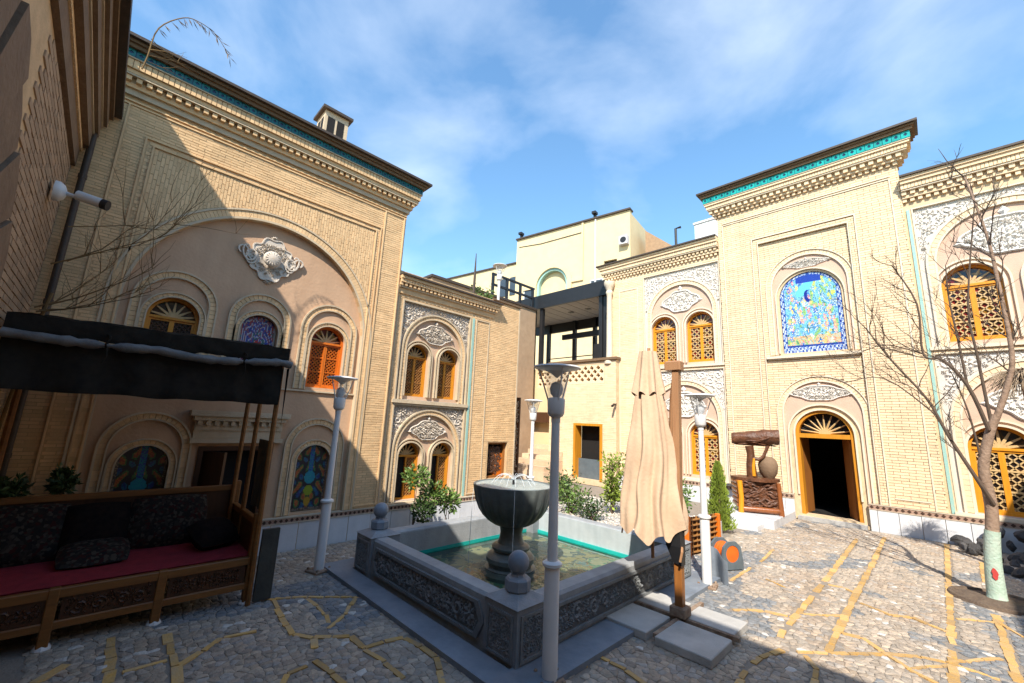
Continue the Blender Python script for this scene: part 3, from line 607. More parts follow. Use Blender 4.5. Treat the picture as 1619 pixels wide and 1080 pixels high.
# chimney turret on the roof
mb = MB(); mb.box(0, .42, 0, .42, 0, .95)
tur = mb.build('chimney', 'bead', hA); tur.location = (2.02, 1.35, 6.15)
for a in (.05, .22): q = MB(); q.box(a, a + .13, -.004, .05, .50, .84); q.build('opening', 'black', tur)
for a in (.06, .22): q = MB(); q.box(-.004, .05, a, a + .12, .50, .84); q.build('opening', 'black', tur)
q = MB(); q.box(-.06, .48, -.06, .48, .951, 1.0); q.build('cap', 'cap', tur)
mb = MB(); mb.box(-1.5, 3.1, .28, 5, 5.3, 5.5); mb.box(1.6, 2.9, .9, 2.4, 5.5, 6.16); mb.box(-1.5, 3.1, .33, 5, 0, 5.3); mb.build('house_body', 'mortarA', hA)
# wing of the left house
WB = -.05
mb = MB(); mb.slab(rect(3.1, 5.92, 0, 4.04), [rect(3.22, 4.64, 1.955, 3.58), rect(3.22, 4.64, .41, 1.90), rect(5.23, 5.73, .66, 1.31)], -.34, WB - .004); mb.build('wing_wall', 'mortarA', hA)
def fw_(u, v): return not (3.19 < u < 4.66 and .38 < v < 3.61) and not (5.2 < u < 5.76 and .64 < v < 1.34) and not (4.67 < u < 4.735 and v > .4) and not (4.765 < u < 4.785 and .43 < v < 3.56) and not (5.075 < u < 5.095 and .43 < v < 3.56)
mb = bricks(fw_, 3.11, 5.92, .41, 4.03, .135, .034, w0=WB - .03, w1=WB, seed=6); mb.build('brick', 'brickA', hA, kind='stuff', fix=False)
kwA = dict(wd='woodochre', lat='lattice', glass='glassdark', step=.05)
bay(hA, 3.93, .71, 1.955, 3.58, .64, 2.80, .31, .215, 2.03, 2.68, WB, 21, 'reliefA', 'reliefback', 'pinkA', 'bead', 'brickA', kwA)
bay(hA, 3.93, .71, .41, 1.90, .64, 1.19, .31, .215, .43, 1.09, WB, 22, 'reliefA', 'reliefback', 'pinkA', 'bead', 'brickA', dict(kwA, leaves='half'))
mb = MB(); mb.fbox(4.68, 4.725, .41, 3.56, WB - .03, WB + .01); mb.build('turquoise_strip', 'turqpale', hA)
mb = MB(); frameline(mb, 4.765, 5.095, .43, 3.56, .018, WB - .03, WB + .012, True); mb.build('panel_moulding', 'bead', hA); mb = MB(); mb.fbox(3.125, 3.145, .41, 3.6, WB - .03, WB + .01); mb.build('edge_moulding', 'bead', hA); mb = MB(); mb.fbox(5.92 - .03, 5.92, .41, 4.03, WB - .1, WB + .006); mb.build('moulding', 'bead', hA)
cornice(hA, 3.1, 5.16, 3.66, [('brickA', .09, .02, ''), ('bead', .025, .05, ''), ('brickA', .05, .085, 'dentil'), ('brickA', .06, .10, 'soldier'), ('brickA', .05, .12, ''), ('cap', .03, .15, '')], WB, (0, 1))
mb = MB(); mb.fbox(5.16, 5.95, 4.035, 4.06, -.5, WB + .03); mb.build('coping', 'brownbrick', hA)
mb = MB(); mb.box(3.1, 5.9, .345, 5, 0, 4.0); mb.build('wing_body', 'mortarA', hA)
mb = MB(); mb.fbox(5.23, 5.27, .66, 1.31, -.28, -.12); mb.fbox(5.69, 5.73, .66, 1.31, -.28, -.12); mb.fbox(5.27, 5.69, 1.27, 1.31, -.28, -.12); mb.fbox(5.27, 5.69, .66, .70, -.28, -.12)
sw = mb.build('window', 'wooddoor', hA, label='small square window with an iron grille'); q = MB(); q.fbox(5.27, 5.69, .70, 1.27, -.27, -.22); q.build('pane', 'black', sw)
q = MB(); q.fbox(5.5, 5.69, .70, 1.1, -.22, -.16); q.build('leaf', 'woodorange', sw); q = MB(); arabesque(q, lambda u, v: 5.27 < u < 5.69 and .7 < v < 1.27, (5.27, 5.69, .7, 1.27), .03, .09, -.16, .015, 31); q.build('grille', 'wooddark', sw)
plinth(hA, -1.5, 5.92, .33, -.02, .32, .062)
# ------------------------------------------------------------ rear house (facade plane y = 10.8, facing -y)
MORT = 'mortarB'
hB = thing('brick_house', 'pale yellow brick house at the back right with a tall central tower and doorway', 'house', (0, YB, 0))
TW = .06
kwB = dict(wd='woodyellow', lat='latticepale', glass='glassred', step=.13, rays=7)
pL = (-4.52, 1.13)
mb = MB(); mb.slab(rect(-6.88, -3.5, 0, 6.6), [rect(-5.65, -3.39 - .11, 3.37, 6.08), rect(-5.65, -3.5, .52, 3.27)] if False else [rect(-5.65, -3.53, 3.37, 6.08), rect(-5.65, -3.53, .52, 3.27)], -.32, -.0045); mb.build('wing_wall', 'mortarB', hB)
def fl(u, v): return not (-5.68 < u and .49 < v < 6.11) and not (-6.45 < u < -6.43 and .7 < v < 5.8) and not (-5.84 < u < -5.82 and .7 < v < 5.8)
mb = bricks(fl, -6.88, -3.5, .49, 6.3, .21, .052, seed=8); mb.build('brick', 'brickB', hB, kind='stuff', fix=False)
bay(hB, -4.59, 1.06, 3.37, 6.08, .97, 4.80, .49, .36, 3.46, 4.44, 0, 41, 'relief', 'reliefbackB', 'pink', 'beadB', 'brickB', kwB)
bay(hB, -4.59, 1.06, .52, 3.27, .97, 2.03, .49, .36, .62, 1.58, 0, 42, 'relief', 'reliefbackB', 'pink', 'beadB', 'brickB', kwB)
mb = MB(); frameline(mb, -6.45, -5.82, .7, 5.8, .022, -.03, .012, True); mb.build('moulding', 'beadB', hB)
cornice(hB, -6.88, -3.5, 6.22, [('brickB', .07, .05, 'dentil'), ('brickB', .06, .07, ''), ('brickB', .07, .11, 'dentil'), ('beadB', .03, .14, ''), ('brickB', .10, .16, 'soldier'), ('brickB', .07, .19, ''), ('brickB', .05, .22, ''), ('cap', .04, .26, '')], 0, (1, 0))
# corner column of the wing
mb = MB(); mb.lathe([(.15, 0), (.15, .08), (.10, .12), (.09, .5), (.08, 2.15), (.10, 2.2), (.11, 2.25), (.085, 2.3), (.13, 2.42), (.17, 2.50), (.17, 2.58)], (-6.72, -.12, 3.55), 14); mb.build('corner_column', 'beadB', hB, smooth=True)
# tower
mb = MB(); dA = arch(-1.67, .5, .10, 1.74); tA = arch(-1.69, .57, 3.50, 4.76)
mb.slab(rect(-3.5, 0, 0, 7.2), [rect(-2.60, -.89, .06, 6.23)], -.32, TW - .024); mb.build('tower_wall', 'mortarB', hB)
mb = MB(); mb.slab(rect(-2.62, -.87, .04, 6.25), [dA, tA], -.30, TW - .075); mb.build('tower_panel', 'mortarB', hB)
def ft(u, v): return not (-2.73 < u < -.75 and v < 6.38) and not (-3.38 < u < -3.36 and v < 7.0) and not (-.16 < u < -.14 and v < 7.0)
mb = bricks(ft, -3.5, 0, .49, 7.2, .21, .052, w0=TW - .03, w1=TW, seed=9)
def ftp(u, v): return not inarch(u, v, -1.69, .82, 3.40, 5.03) and not inarch(u, v, -1.67, .80, 0, 2.17) and not (3.36 < v < 3.47)
mb2 = bricks(ftp, -2.60, -.89, .49, 6.23, .21, .052, w0=TW - .08, w1=TW - .05, seed=10); mb.add(mb2.v, mb2.f)
mb2 = bricks(lambda u, v: (u < -2.62 or u > -.87 or v > 6.25), -2.71, -.77, .49, 6.36, .18, .05, w0=TW - .03, w1=TW + .001, seed=12); mb.add(mb2.v, mb2.f)
mb.build('brick', 'brickB', hB, kind='stuff', fix=False)
mb = MB(); frameline(mb, -2.735, -.745, .49, 6.385, .024, TW - .03, TW + .02); frameline(mb, -2.615, -.875, .49, 6.245, .018, TW - .08, TW + .012)
mb.fbox(-3.385, -3.357, .49, 6.94, TW - .03, TW + .014); mb.fbox(-.163, -.137, .49, 6.94, TW - .03, TW + .014); mb.fbox(-3.385, -.137, 6.94, 6.962, TW - .03, TW + .016); mb.fbox(-3.36, -.16, 6.99, 7.012, TW - .03, TW + .022)
wp = TW - .075
for cx, hw, v0, vs in ((-1.69, .82, 3.47, 5.03), (-1.67, .80, .49, 2.17)):
    archband(mb, cx, hw, v0, vs, -.02, 0, wp, wp + .05); archband(mb, cx, hw, v0, vs, -.13, -.10, wp, wp + .045)
archband(mb, -1.69, .57, 3.50, 4.76, .05, .075, wp, wp + .04); archband(mb, -1.67, .5, .49, 1.74, .10, .13, wp, wp + .045); archband(mb, -1.67, .5, .49, 1.74, .0, .03, wp, wp + .03)
mb.fbox(-2.585, -.905, 3.385, 3.44, wp, wp + .10); mb.fbox(-2.56, -.93, 3.36, 3.385, wp, wp + .07)
mb.fbox(-.68, -.20, .62, .645, TW - .03, TW + .012); mb.build('moulding', 'beadB', hB)
mb = MB(); voussoirs(mb, -1.69, .82, 3.47, 5.03, -.10, -.02, wp, wp + .028, step=.07); voussoirs(mb, -1.67, .80, .49, 2.17, -.10, -.02, wp, wp + .028, step=.07); mb.build('arch_brick', 'brickB', hB, kind='stuff')
mb = MB(); mb.slab(arch(-1.69, .70, 3.47, 5.03) + arch(-1.69, .64, 3.47, 4.76)[::-1], (), wp, wp + .006); mb.slab(arch(-1.67, .68, .5, 2.17) + arch(-1.67, .62, .5, 1.74)[::-1], (), wp, wp + .006); mb.build('tympanum', 'pink', hB)
mb = MB(); cartouche(mb, -1.69, 5.53, .40, .12, wp + .006, .04, 51); mb.build('stucco_cartouche', 'relief', hB); mb = MB(); cartouche(mb, -1.67, 2.60, .50, .19, wp + .006, .05, 52); mb.build('stucco_cartouche', 'relief', hB)
FL = []; _q = random.Random(77)
while len(FL) < 150:
    c_ = (_q.uniform(-.8, .8), _q.uniform(.09, .93), _q.uniform(.025, .075)); 
    FL.append((*c_, _q.choice([(.72, .30, .26), (.78, .46, .16), (.80, .72, .62), (.62, .20, .30), (.10, .24, .60), (.80, .62, .18), (.74, .42, .40), (.05, .14, .48)]), _q.choice((5, 6, 8)), _q.uniform(0, 6)))
def birdpic(x, y, rg):
    ax = abs(x); edge = min(1 - ax, y * 1.6, 1.02 - math.hypot(x * .95, max(0, y - .69) / .31) if y > .69 else 9)
    if edge < .14: return (.015, .05, .28) if edge > .112 or int(x * 26) % 3 == int(y * 34) % 3 else rg.choice([(.60, .66, .74), (.14, .26, .58), (.42, .5, .64)])
    if y > .87 and ax < .42: return (.012, .045, .34)
    d = math.hypot(x + .05, (y - .70) * 1.65)
    if d < .13 and math.hypot(x - .02, (y - .712) * 1.65) > .10: return (.008, .02, .24)
    bx, by = x + .15, (y - .80) * 1.6
    if (bx * .9 + by * .4) ** 2 / .10 + (by * .9 - bx * .4) ** 2 / .012 < 1: return (.14, .56, .72)
    for fx, fy, fr, fc, k, ph in FL:
        dx, dy = x - fx, (y - fy) * 1.65; r = math.hypot(dx, dy)
        if fx > .05 and fy > .58: fc = (.48, .56, .10) if k != 6 else (.30, .50, .12)
        if r < fr * (.72 + .28 * math.cos(k * math.atan2(dy, dx) + ph)): return (.85, .75, .25) if r < fr * .25 else tuple(c * rg.uniform(.85, 1.1) for c in fc)
    w = noise.noise(Vector((x * 7, y * 11, 3))); t = math.sin(14 * (x * .7 + y * 1.2) + 5 * w)
    if abs(t) < .16: return (.06, .16, .14)
    if w > .28: return rg.choice([(.18, .42, .16), (.30, .50, .18)])
    if y < .2: return rg.choice([(.74, .36, .14), (.66, .42, .22), (.30, .52, .46)])
    return rg.choice([(.16, .46, .66), (.26, .56, .70), (.10, .34, .60)]) if w > -.12 else rg.choice([(.50, .62, .62), (.08, .26, .52)])
mosaic(hB, 'tile_picture', -1.69, .56, 3.505, 4.76, .56, wp - .03, .0135, birdpic, 'bright blue bordered tile picture of birds and flowers')
# main doorway
mb = MB(); archband(mb, -1.67, .5, .10, 1.74, -.065, .005, -.28, wp - .02); mb.fbox(-2.105, -1.235, 1.66, 1.75, -.26, wp - .03); dr = mb.build('door', 'woodochre', hB, label='arched main doorway standing open')
mb = MB(); r1 = .42
for i in range(9):
    a = math.pi * (i + .5) / 9; c, s_ = math.cos(a), math.sin(a)
    mb.tube([(-1.67 + .07 * c, .14, 1.75 + .07 * s_), (-1.67 + r1 * c, .14, 1.75 + (r1 - .02) * s_)], [.022, .009], 4)
mb.slab(arch(-1.67, .10, 1.75, 1.751, .10, 8), (), -.17, -.11); mb.build('sunburst', 'latticepale', dr)
mb = MB(); mb.slab(arch(-1.67, .44, 1.76, 1.77, .41), (), -.20, -.185); mb.build('fanlight_pane', 'black', dr)
mb = MB(); mb.box(0, .44, 0, .05, .11, 1.655); mb.box(.05, .39, -.012, 0, .2, .8); mb.box(.05, .39, -.012, 0, .9, 1.55); lf = mb.build('door_leaf', 'wooddoor', dr); lf.location = (-1.235, .17, 0); lf.rotation_euler = (0, 0, math.radians(112))
mb = MB(); mb.tube([(.36, -.03, .75), (.36, -.05, .78), (.36, -.05, 1.0), (.36, -.03, 1.03)], .01, 6); mb.build('handle', 'lampgrey', dr).location = (-1.42, .33, 0)
mb = MB(); mb.box(0, .44, 0, .05, .11, 1.655); lf = mb.build('door_leaf', 'wooddoor', dr); lf.location = (-2.105, .25, 0); lf.rotation_euler = (0, 0, math.radians(84))
mb = MB(); mb.box(-2.22, -1.12, -.12, .32, -.02, .07); mb.build('threshold', 'slab', hB)
mb = MB()   # hall behind the open door: five inner faces, gloom put into the colour
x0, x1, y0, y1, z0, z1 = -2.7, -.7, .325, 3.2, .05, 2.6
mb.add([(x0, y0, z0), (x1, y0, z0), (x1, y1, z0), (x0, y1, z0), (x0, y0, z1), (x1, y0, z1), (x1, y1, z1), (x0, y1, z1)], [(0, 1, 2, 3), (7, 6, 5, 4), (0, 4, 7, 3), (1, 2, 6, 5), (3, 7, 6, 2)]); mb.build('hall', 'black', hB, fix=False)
cornice(hB, -3.5, 0, 7.2, [('brickB', .07, .05, 'dentil'), ('brickB', .05, .08, ''), ('brickB', .09, .14, 'dentil'), ('beadB', .03, .17, ''), ('brickB', .09, .19, 'soldier'), ('brickB', .05, .22, ''), ('beadB', .02, .24, ''), ('turq', .15, .25, 'tile'), ('brownbrick', .06, .29, ''), ('brownbrick', .04, .32, ''), ('cap', .045, .37, '')], TW, (1, 1))
# right wing
mb = MB(); mb.slab(rect(0, 2.9, 0, 6.75), [rect(.10, 2.40, 3.40, 6.22), rect(.10, 2.40, .52, 3.30)], -.32, -.0045); mb.build('wing_wall', 'mortarB', hB)
mb = bricks(lambda u, v: not (.07 < u < 2.43 and .49 < v < 6.25), .062, 2.9, .49, 6.3, .21, .052, seed=14); mb.build('brick', 'brickB', hB, kind='stuff', fix=False)
kwR = dict(kwB, step=.12)
bay(hB, 1.25, 1.15, 3.40, 6.22, 1.06, 5.0, .53, .38, 3.50, 4.54, 0, 43, 'relief', 'reliefbackB', 'pink', 'beadB', 'brickB', dict(kwR, fan='latticepale'), cart=1.05)
bay(hB, 1.25, 1.15, .52, 3.30, 1.06, 2.06, .53, .38, .55, 1.62, 0, 44, 'relief', 'reliefbackB', 'pink', 'beadB', 'brickB', dict(kwR, glass='glassdark'), cart=1.05)
mb = MB(); mb.fbox(.03, .075, .49, 6.2, -.03, .012); mb.build('turquoise_strip', 'turqpale', hB)
cornice(hB, 0, 2.9, 6.36, [('brickB', .07, .05, 'dentil'), ('brickB', .06, .07, ''), ('brickB', .08, .11, 'dentil'), ('beadB', .03, .14, ''), ('brickB', .10, .16, 'soldier'), ('brickB', .07, .19, ''), ('brickB', .06, .22, ''), ('cap', .04, .26, '')], 0, (0, 0))
plinth(hB, -6.88, 2.9, .39, .0 + TW, .30, .085, gaps=[(-2.27, -1.07)])
mb = MB(); mb.box(-6.8, -2.9, .325, 5, 0, 6.7); mb.box(-.5, 2.9, .325, 5, 0, 6.9); mb.box(-3.45, -.05, 3.3, 5.2, 0, 7.7); mb.box(-3.45, -.05, .325, 3.3, 2.7, 7.7); mb.build('house_body', 'mortarB', hB)

# ------------------------------------------------------------ terrace block between the two houses
MORT = 'mortarB'
hT = thing('terrace_block', 'low brick block in the corner with a lattice parapet and dark doorway', 'building', (0, 10.6, 0))
mb = MB(); mb.slab(rect(-8.95, -6.45, 0, 3.66), [rect(-7.90, -6.96, .15, 1.72)], -.35, -.0045)
lat_holes = []
def lat_grid(u0, u1, v0, v1, p):
    hs = []; j = 0; v = v0 + p / 2
    while v < v1 - p * .3:
        u = u0 + p / 2 + (j % 2) * p / 2
        while u < u1 - p * .4: hs.append([(u - p * .33, v), (u, v - p * .36), (u + p * .33, v), (u, v + p * .36)]); u += p
        v += p * .5; j += 1
    return hs
mb = MB(); mb.slab(rect(-8.95, -6.45, 0, 3.66), [rect(-7.90, -6.96, .15, 1.72), rect(-8.72, -6.85, 2.98, 3.56)], -.35, -.0045); mb.build('wall', 'mortarB', hT)
mb = MB(); mb.slab(rect(-8.73, -6.84, 2.97, 3.57), lat_grid(-8.72, -6.85, 2.98, 3.56, .235), -.14, -.01); mb.build('pierced_parapet', 'brickB', hT)
mb = MB(); mb.fbox(-8.8, -6.8, 2.9, 3.6, -.345, -.30); mb.build('parapet_dark', 'black', hT)
mb = bricks(lambda u, v: not (-8.74 < u < -6.83 and v > 2.96) and not (-7.96 < u < -6.90 and v < 1.78), -8.95, -6.45, .2, 3.66, .21, .052, seed=15); mb.build('brick', 'brickB', hT, kind='stuff', fix=False)
mb = MB(); mb.fbox(-9.0, -6.40, 3.665, 3.74, -.4, .06); mb.build('coping', 'brownbrick', hT)
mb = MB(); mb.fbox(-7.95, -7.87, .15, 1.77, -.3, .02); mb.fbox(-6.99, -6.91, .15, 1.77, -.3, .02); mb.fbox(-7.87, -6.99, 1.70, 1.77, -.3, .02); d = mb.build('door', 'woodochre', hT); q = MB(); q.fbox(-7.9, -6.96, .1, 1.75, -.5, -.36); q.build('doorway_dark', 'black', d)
q = MB(); q.fbox(-7.87, -7.0, .15, .72, -.2, -.17); q.build('door_leaf', 'reelgrey', d)
mb = MB(); mb.slab(rect(-11, -8.9, 0, 3.7), [rect(-10.3, -9.1, 3.0, 3.55)], -1.3, -.85); mb.build('rear_wall', 'farwall', hT)
mb = MB(); mb.slab(rect(-10.31, -9.09, 2.99, 3.56), lat_grid(-10.3, -9.1, 3.0, 3.55, .235), -.98, -.88); mb.build('pierced_parapet', 'brickB', hT); mb = MB(); mb.fbox(-10.4, -9.05, 2.9, 3.6, -1.29, -1.2); mb.build('parapet_dark', 'black', hT)
mb = MB(); mb.fbox(-10.6, -8.96, 1.75, 2.1, -.9, -.55); mb.build('rear_canopy', 'wooddark', hT)
mb = MB(); mb.box(-11, -6.5, 1.31, 9, 3.3, 3.62); mb.build('terrace_floor', 'slab', hT)
# brick steps beside it
st = thing('brick_steps', 'short flight of brick steps behind the fountain bowl', 'steps', (-9.1, 9.7, 0))
for i in range(5): mb = MB(); mb.box(-.7, .75, i * .28, 1.6, i * .14 + .3, (i + 1) * .14 + .296); mb.build('step', 'stepbrick', st)
mb = MB(); mb.box(-.75, .8, -.06, 1.6, 0, .296); mb.build('base', 'stepbrick', st)
# black carved screen column beside the wing's corner
sc = thing('carved_screen', 'dark carved openwork screen strip at the corner of the left house', 'screen', (-7.3, 7.3, 0)); mb = MB(); mb.box(-.20, .20, -.02, .02, .3, 2.3); mb.build('panel', 'wooddark', sc)
mb = MB(); arabesque(mb, lambda u, v: -.19 < u < .19 and .35 < v < 2.25, (-.19, .19, .35, 2.25), .03, .09, .02, .02, 61); mb.build('fretwork', 'bead', sc)
# black steel pergola on the terrace
pg = thing('pergola', 'black steel pergola with a slatted ceiling above the lattice parapet', 'pergola', (0, 11.3, 0))
def beam(name, m, x0, x1, y0, y1, z0, z1): q = MB(); q.box(x0, x1, y0, y1, z0, z1); return q.build(name, m, pg)
for x, y in ((-10.5, 0), (-7.45, 0), (-10.1, .02), (-11.6, 2.2), (-10.2, 2.2), (-9.2, 2.2), (-8.1, 2.2), (-7.4, 1.3)): beam('post', 'blackmetal', x - .07, x + .07, y, y + .14, 3.62, 5.99)
beam('fascia', 'blackmetal', -12.4, -7.1, -.05, .02, 5.98, 6.5); beam('fascia', 'blackmetal', -7.2, -7.1, .021, 2.4, 5.98, 6.5); beam('fascia', 'blackmetal', -12.4, -7.21, 2.3, 2.4, 5.62, 6.05)
for i in range(12): beam('ceiling_board', 'soffit', -12.38 + i * .43, -12.38 + i * .43 + .405, .03, 2.28, 6.0, 6.05)
for i in range(3): beam('downlight', 'blackmetal', -9.6 + i * .8, -9.42 + i * .8, 1.0, 1.18, 5.985, 6.0)
beam('roof_sheet', 'blackmetal', -12.38, -7.22, .03, 2.28, 6.06, 6.1)
for z in (3.95, 4.2, 4.45): beam('rail', 'blackmetal', -11.6, -7.3, 2.24, 2.28, z, z + .035)
beam('side_post', 'blackmetal', -7.36, -7.12, .03, .2, 3.62, 5.97); beam('lower_beam', 'blackmetal', -10.1, -7.3, 1.3, 1.4, 5.0, 5.2); beam('bar_counter', 'blackmetal', -8.4, -7.4, 1.0, 1.5, 3.62, 4.6)
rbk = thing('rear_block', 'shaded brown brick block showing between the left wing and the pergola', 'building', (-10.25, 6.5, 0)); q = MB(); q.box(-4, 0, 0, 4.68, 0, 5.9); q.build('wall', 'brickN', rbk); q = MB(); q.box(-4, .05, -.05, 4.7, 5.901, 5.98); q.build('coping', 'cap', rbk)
# roof railing over the rear block
rl = thing('roof_railing', 'black metal railing running along the roof edge behind the left wing', 'railing', (-10.32, 9.0, 5.98))
for i in range(4): q = MB(); q.box(-.04, .04, i * .68 - .04, i * .68 + .04, 0, .80); q.build('post', 'blackmetal', rl)
for z in (.36, .74): q = MB(); q.box(-.035, .035, -.05, 2.12, z, z + .07); q.build('rail', 'blackmetal', rl)
# far cream building and its neighbours
fa = math.atan2(20 - 18.76, -11.21 + 19.18)
fb = thing('cream_building', 'tall cream building with a round arched niche behind the pergola', 'building', (-19.18, 18.76, 0), fa)
WF = math.hypot(20 - 18.76, 19.18 - 11.21)
mb = MB(); mb.slab(rect(0, WF, 0, 14.15), [arch(WF * .36, 1.15, 8.5, 10.4), rect(WF * .80, WF * .90, 10.4, 11.3)], -.3, 0); mb.build('wall', 'farwall', fb)
mb = MB(); mb.slab(rect(0, WF, 0, 14.0), (), -5, -.31); mb.build('body', 'farwall', fb)
mb = MB(); archband(mb, WF * .36, 1.0, 8.5, 10.4, 0, .15, -.29, -.02); mb.build('arch_border', 'turqpale', fb)
mb = MB(); archband(mb, WF * .36, 1.15, 8.5, 10.4, 0.003, .3, -.02, .10); mb.fbox(WF * .36 - 2.2, WF * .36 - 1.45, 10.35, 10.6, -.02, .09); mb.fbox(WF * .36 + 1.45, WF * .62, 10.35, 10.6, -.02, .09); mb.fbox(WF * .62, WF * .635, 10.35, 14.1, -.02, .09); mb.build('moulding', 'farwall', fb)
mb = MB(); mb.fbox(-.05, WF + .05, 14.151, 14.25, -.4, .12); mb.build('coping', 'cap', fb)
mb = MB(); mb.fbox(WF * .80, WF * .90, 10.4, 11.3, -.25, -.2); o = mb.build('window', 'windowglass', fb); q = MB(); q.fbox(WF * .848, WF * .855, 10.4, 11.3, -.2, -.15); q.fbox(WF * .80, WF * .90, 10.95, 11.0, -.2, -.15); q.build('frame', 'blackmetal', o)
for u in (.3, WF * .72): q = MB(); q.fbox(u, u + .12, 14.25, 14.45, -.1, .1); q.fbox(u - .06, u + .2, 14.45, 14.6, -.1, .25); q.build('floodlight', 'blackmetal', fb)
mb = MB(); mb.box(-7.0, -.01, .2, 4, 0, 12.55); mb.build('side_wing', 'farwall', fb); mb = MB(); mb.box(-7.0, -.01, .1, 4, 12.551, 12.65); mb.build('wing_coping', 'cap', fb)
for u in (-1.5, -.6): q = MB(); q.box(u, u + .55, .16, .21, 10.3, 11.6); q.build('window', 'windowglass', fb)
for (u, z) in ((WF * .10, 9.3), (WF * .70, 9.0)): q = MB(); q.fbox(u, u + .7, z, z + 1.2, -.02, .012); o = q.build('window', 'windowglass', fb); q = MB(); q.fbox(u - .06, u, z - .06, z + 1.26, -.02, .03); q.fbox(u + .7, u + .76, z - .06, z + 1.26, -.02, .03); q.fbox(u, u + .7, z + 1.2, z + 1.26, -.02, .03); q.fbox(u - .1, u + .8, z - .1, z - .06, -.02, .06); q.build('frame', 'white2', o)
q = MB(); q.fbox(WF * .73, WF * .73 + .09, 6, 14.1, .0, .09); q.build('drain_pipe', 'lampgrey', fb)
q = MB(); q.fbox(WF * .93, WF * .93 + .5, 12.0, 12.5, .0, .3); o = q.build('air_conditioner', 'lampgrey', fb); q = MB(); q.lathe([(.18, 0), (.18, .01)], (0, 0, 0), 16); q.xf(Matrix.Translation((WF * .93 + .25, -.3, 12.25)) @ Matrix.Rotation(math.pi / 2, 4, 'X')); q.build('fan_grille', 'blackmetal', o)
q = MB(); q.tube([(.2, -.02, 13.6), (2.0, -.03, 13.45), (5.0, -.03, 13.5)], .02, 5); q.build('cable', 'blackmetal', fb)
ob = thing('orange_building', 'narrow orange brick gable end beside the cream building', 'building', (-10.9, 21.2, 0)); mb = MB(); mb.add([(0, 0, 0), (2.6, 0, 0), (2.6, 0, 10.9), (0, 0, 13.2), (0, 4, 0), (2.6, 4, 0), (2.6, 4, 10.9), (0, 4, 13.2)], [(0, 1, 2, 3), (7, 6, 5, 4), (0, 4, 5, 1), (1, 5, 6, 2), (2, 6, 7, 3), (3, 7, 4, 0)]); mb.build('wall', 'farorange', ob)
mb = MB(); mb.tube([(1.6, .5, 11.6), (1.6, .5, 13.0), (1.9, .5, 13.0)], .07, 6); mb.build('flue_pipe', 'blackmetal', ob)
wb_ = thing('white_building', 'plain white building showing between the wing cornice and the tower', 'building', (-7.6, 20, 0)); mb = MB(); mb.box(0, 3, 0, 4, 0, 12.0); mb.build('wall', 'white2', wb_); mb = MB(); mb.box(-.05, 3.05, -.05, 4.05, 12.001, 12.1); mb.build('coping', 'white2', wb_)
# dark pole and leafy pots on the left roof
o = MB(); o.tube([(0, 0, 0), (0, 0, .9), (0, 0, 1.45)], [.035, .03, .008], 6); o.lathe([(.05, 0), (.05, .06)], (0, 0, 0), 8); tag(o.build('mast', 'cap', loc=(-7, 5.55, 4.0)), 'thin dark mast standing on the roof of the left wing', 'mast')

# ------------------------------------------------------------ near house at the camera's left shoulder (facade plane y = -0.6)
MORT = 'mortarA'
hN = thing('brick_house', 'shaded brick house at the near left edge with heavy moulded eaves', 'house', (0, -.6, 0), math.pi)
# local u = -x ; local -y = +y out of the wall
mb = MB(); mb.slab(rect(-5, 5.8, 0, 4.0), [arch(2.15, 1.25, .03, 1.95, 1.15)], -.5, -.006); mb.build('wall', 'mortarA', hN)
nb = 0
for j in range(62):
    v = .5 + j * .056; off = (j % 2) * .12
    for i in range(9):
        a = 3.62 + off + i * .245; b = a + .235
        if a > 5.76 or v < 1.6: continue
        b = min(b, 5.79)
        if inarch(a + .02, v + .03, 2.15, 1.80, .03, 1.95, 1.70): continue
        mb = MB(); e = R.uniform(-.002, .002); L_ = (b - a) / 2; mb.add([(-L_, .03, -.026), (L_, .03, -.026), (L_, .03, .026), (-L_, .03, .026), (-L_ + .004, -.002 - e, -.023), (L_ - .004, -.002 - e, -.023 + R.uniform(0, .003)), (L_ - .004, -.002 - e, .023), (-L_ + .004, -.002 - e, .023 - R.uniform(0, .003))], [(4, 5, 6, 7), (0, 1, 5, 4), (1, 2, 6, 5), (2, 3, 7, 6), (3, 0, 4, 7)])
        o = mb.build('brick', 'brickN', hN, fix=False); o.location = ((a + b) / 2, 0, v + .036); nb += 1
for i in range(13):
    a0 = math.pi * (i + .03) / 13; a1 = math.pi * (i + .97) / 13; q = [(2.15 - (1.25 + t) * math.cos(a), 1.95 + (1.15 + t) * math.sin(a)) for a, t in ((a0, 0), (a1, 0), (a1, .52), ((a0 + a1) / 2, .55), (a0, .52))]
    mb = MB(); mb.slab(q, (), -.45, .045 + R.uniform(-.012, .012)); mb.build('arch_stone', 'stoneblock', hN)
for s_ in (0, 1):
    for k in range(6): mb = MB(); x = (.38, .89) if s_ == 0 else (3.41, 3.92); mb.fbox(x[0], x[1], k * .32 + .005, (k + 1) * .32 - .01, -.45, .04 + R.uniform(-.01, .01)); mb.build('jamb_stone', 'stoneblock', hN)
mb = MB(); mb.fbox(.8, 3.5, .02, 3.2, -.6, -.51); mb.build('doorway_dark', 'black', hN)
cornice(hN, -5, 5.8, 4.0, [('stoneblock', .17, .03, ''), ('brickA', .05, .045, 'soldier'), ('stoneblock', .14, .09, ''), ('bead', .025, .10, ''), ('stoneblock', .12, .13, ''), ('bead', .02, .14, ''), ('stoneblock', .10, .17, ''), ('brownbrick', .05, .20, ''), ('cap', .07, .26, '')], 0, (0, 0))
mb = MB(); mb.box(-5, 5.8, .51, 6, 0, 4.7); mb.build('body', 'mortarA', hN)
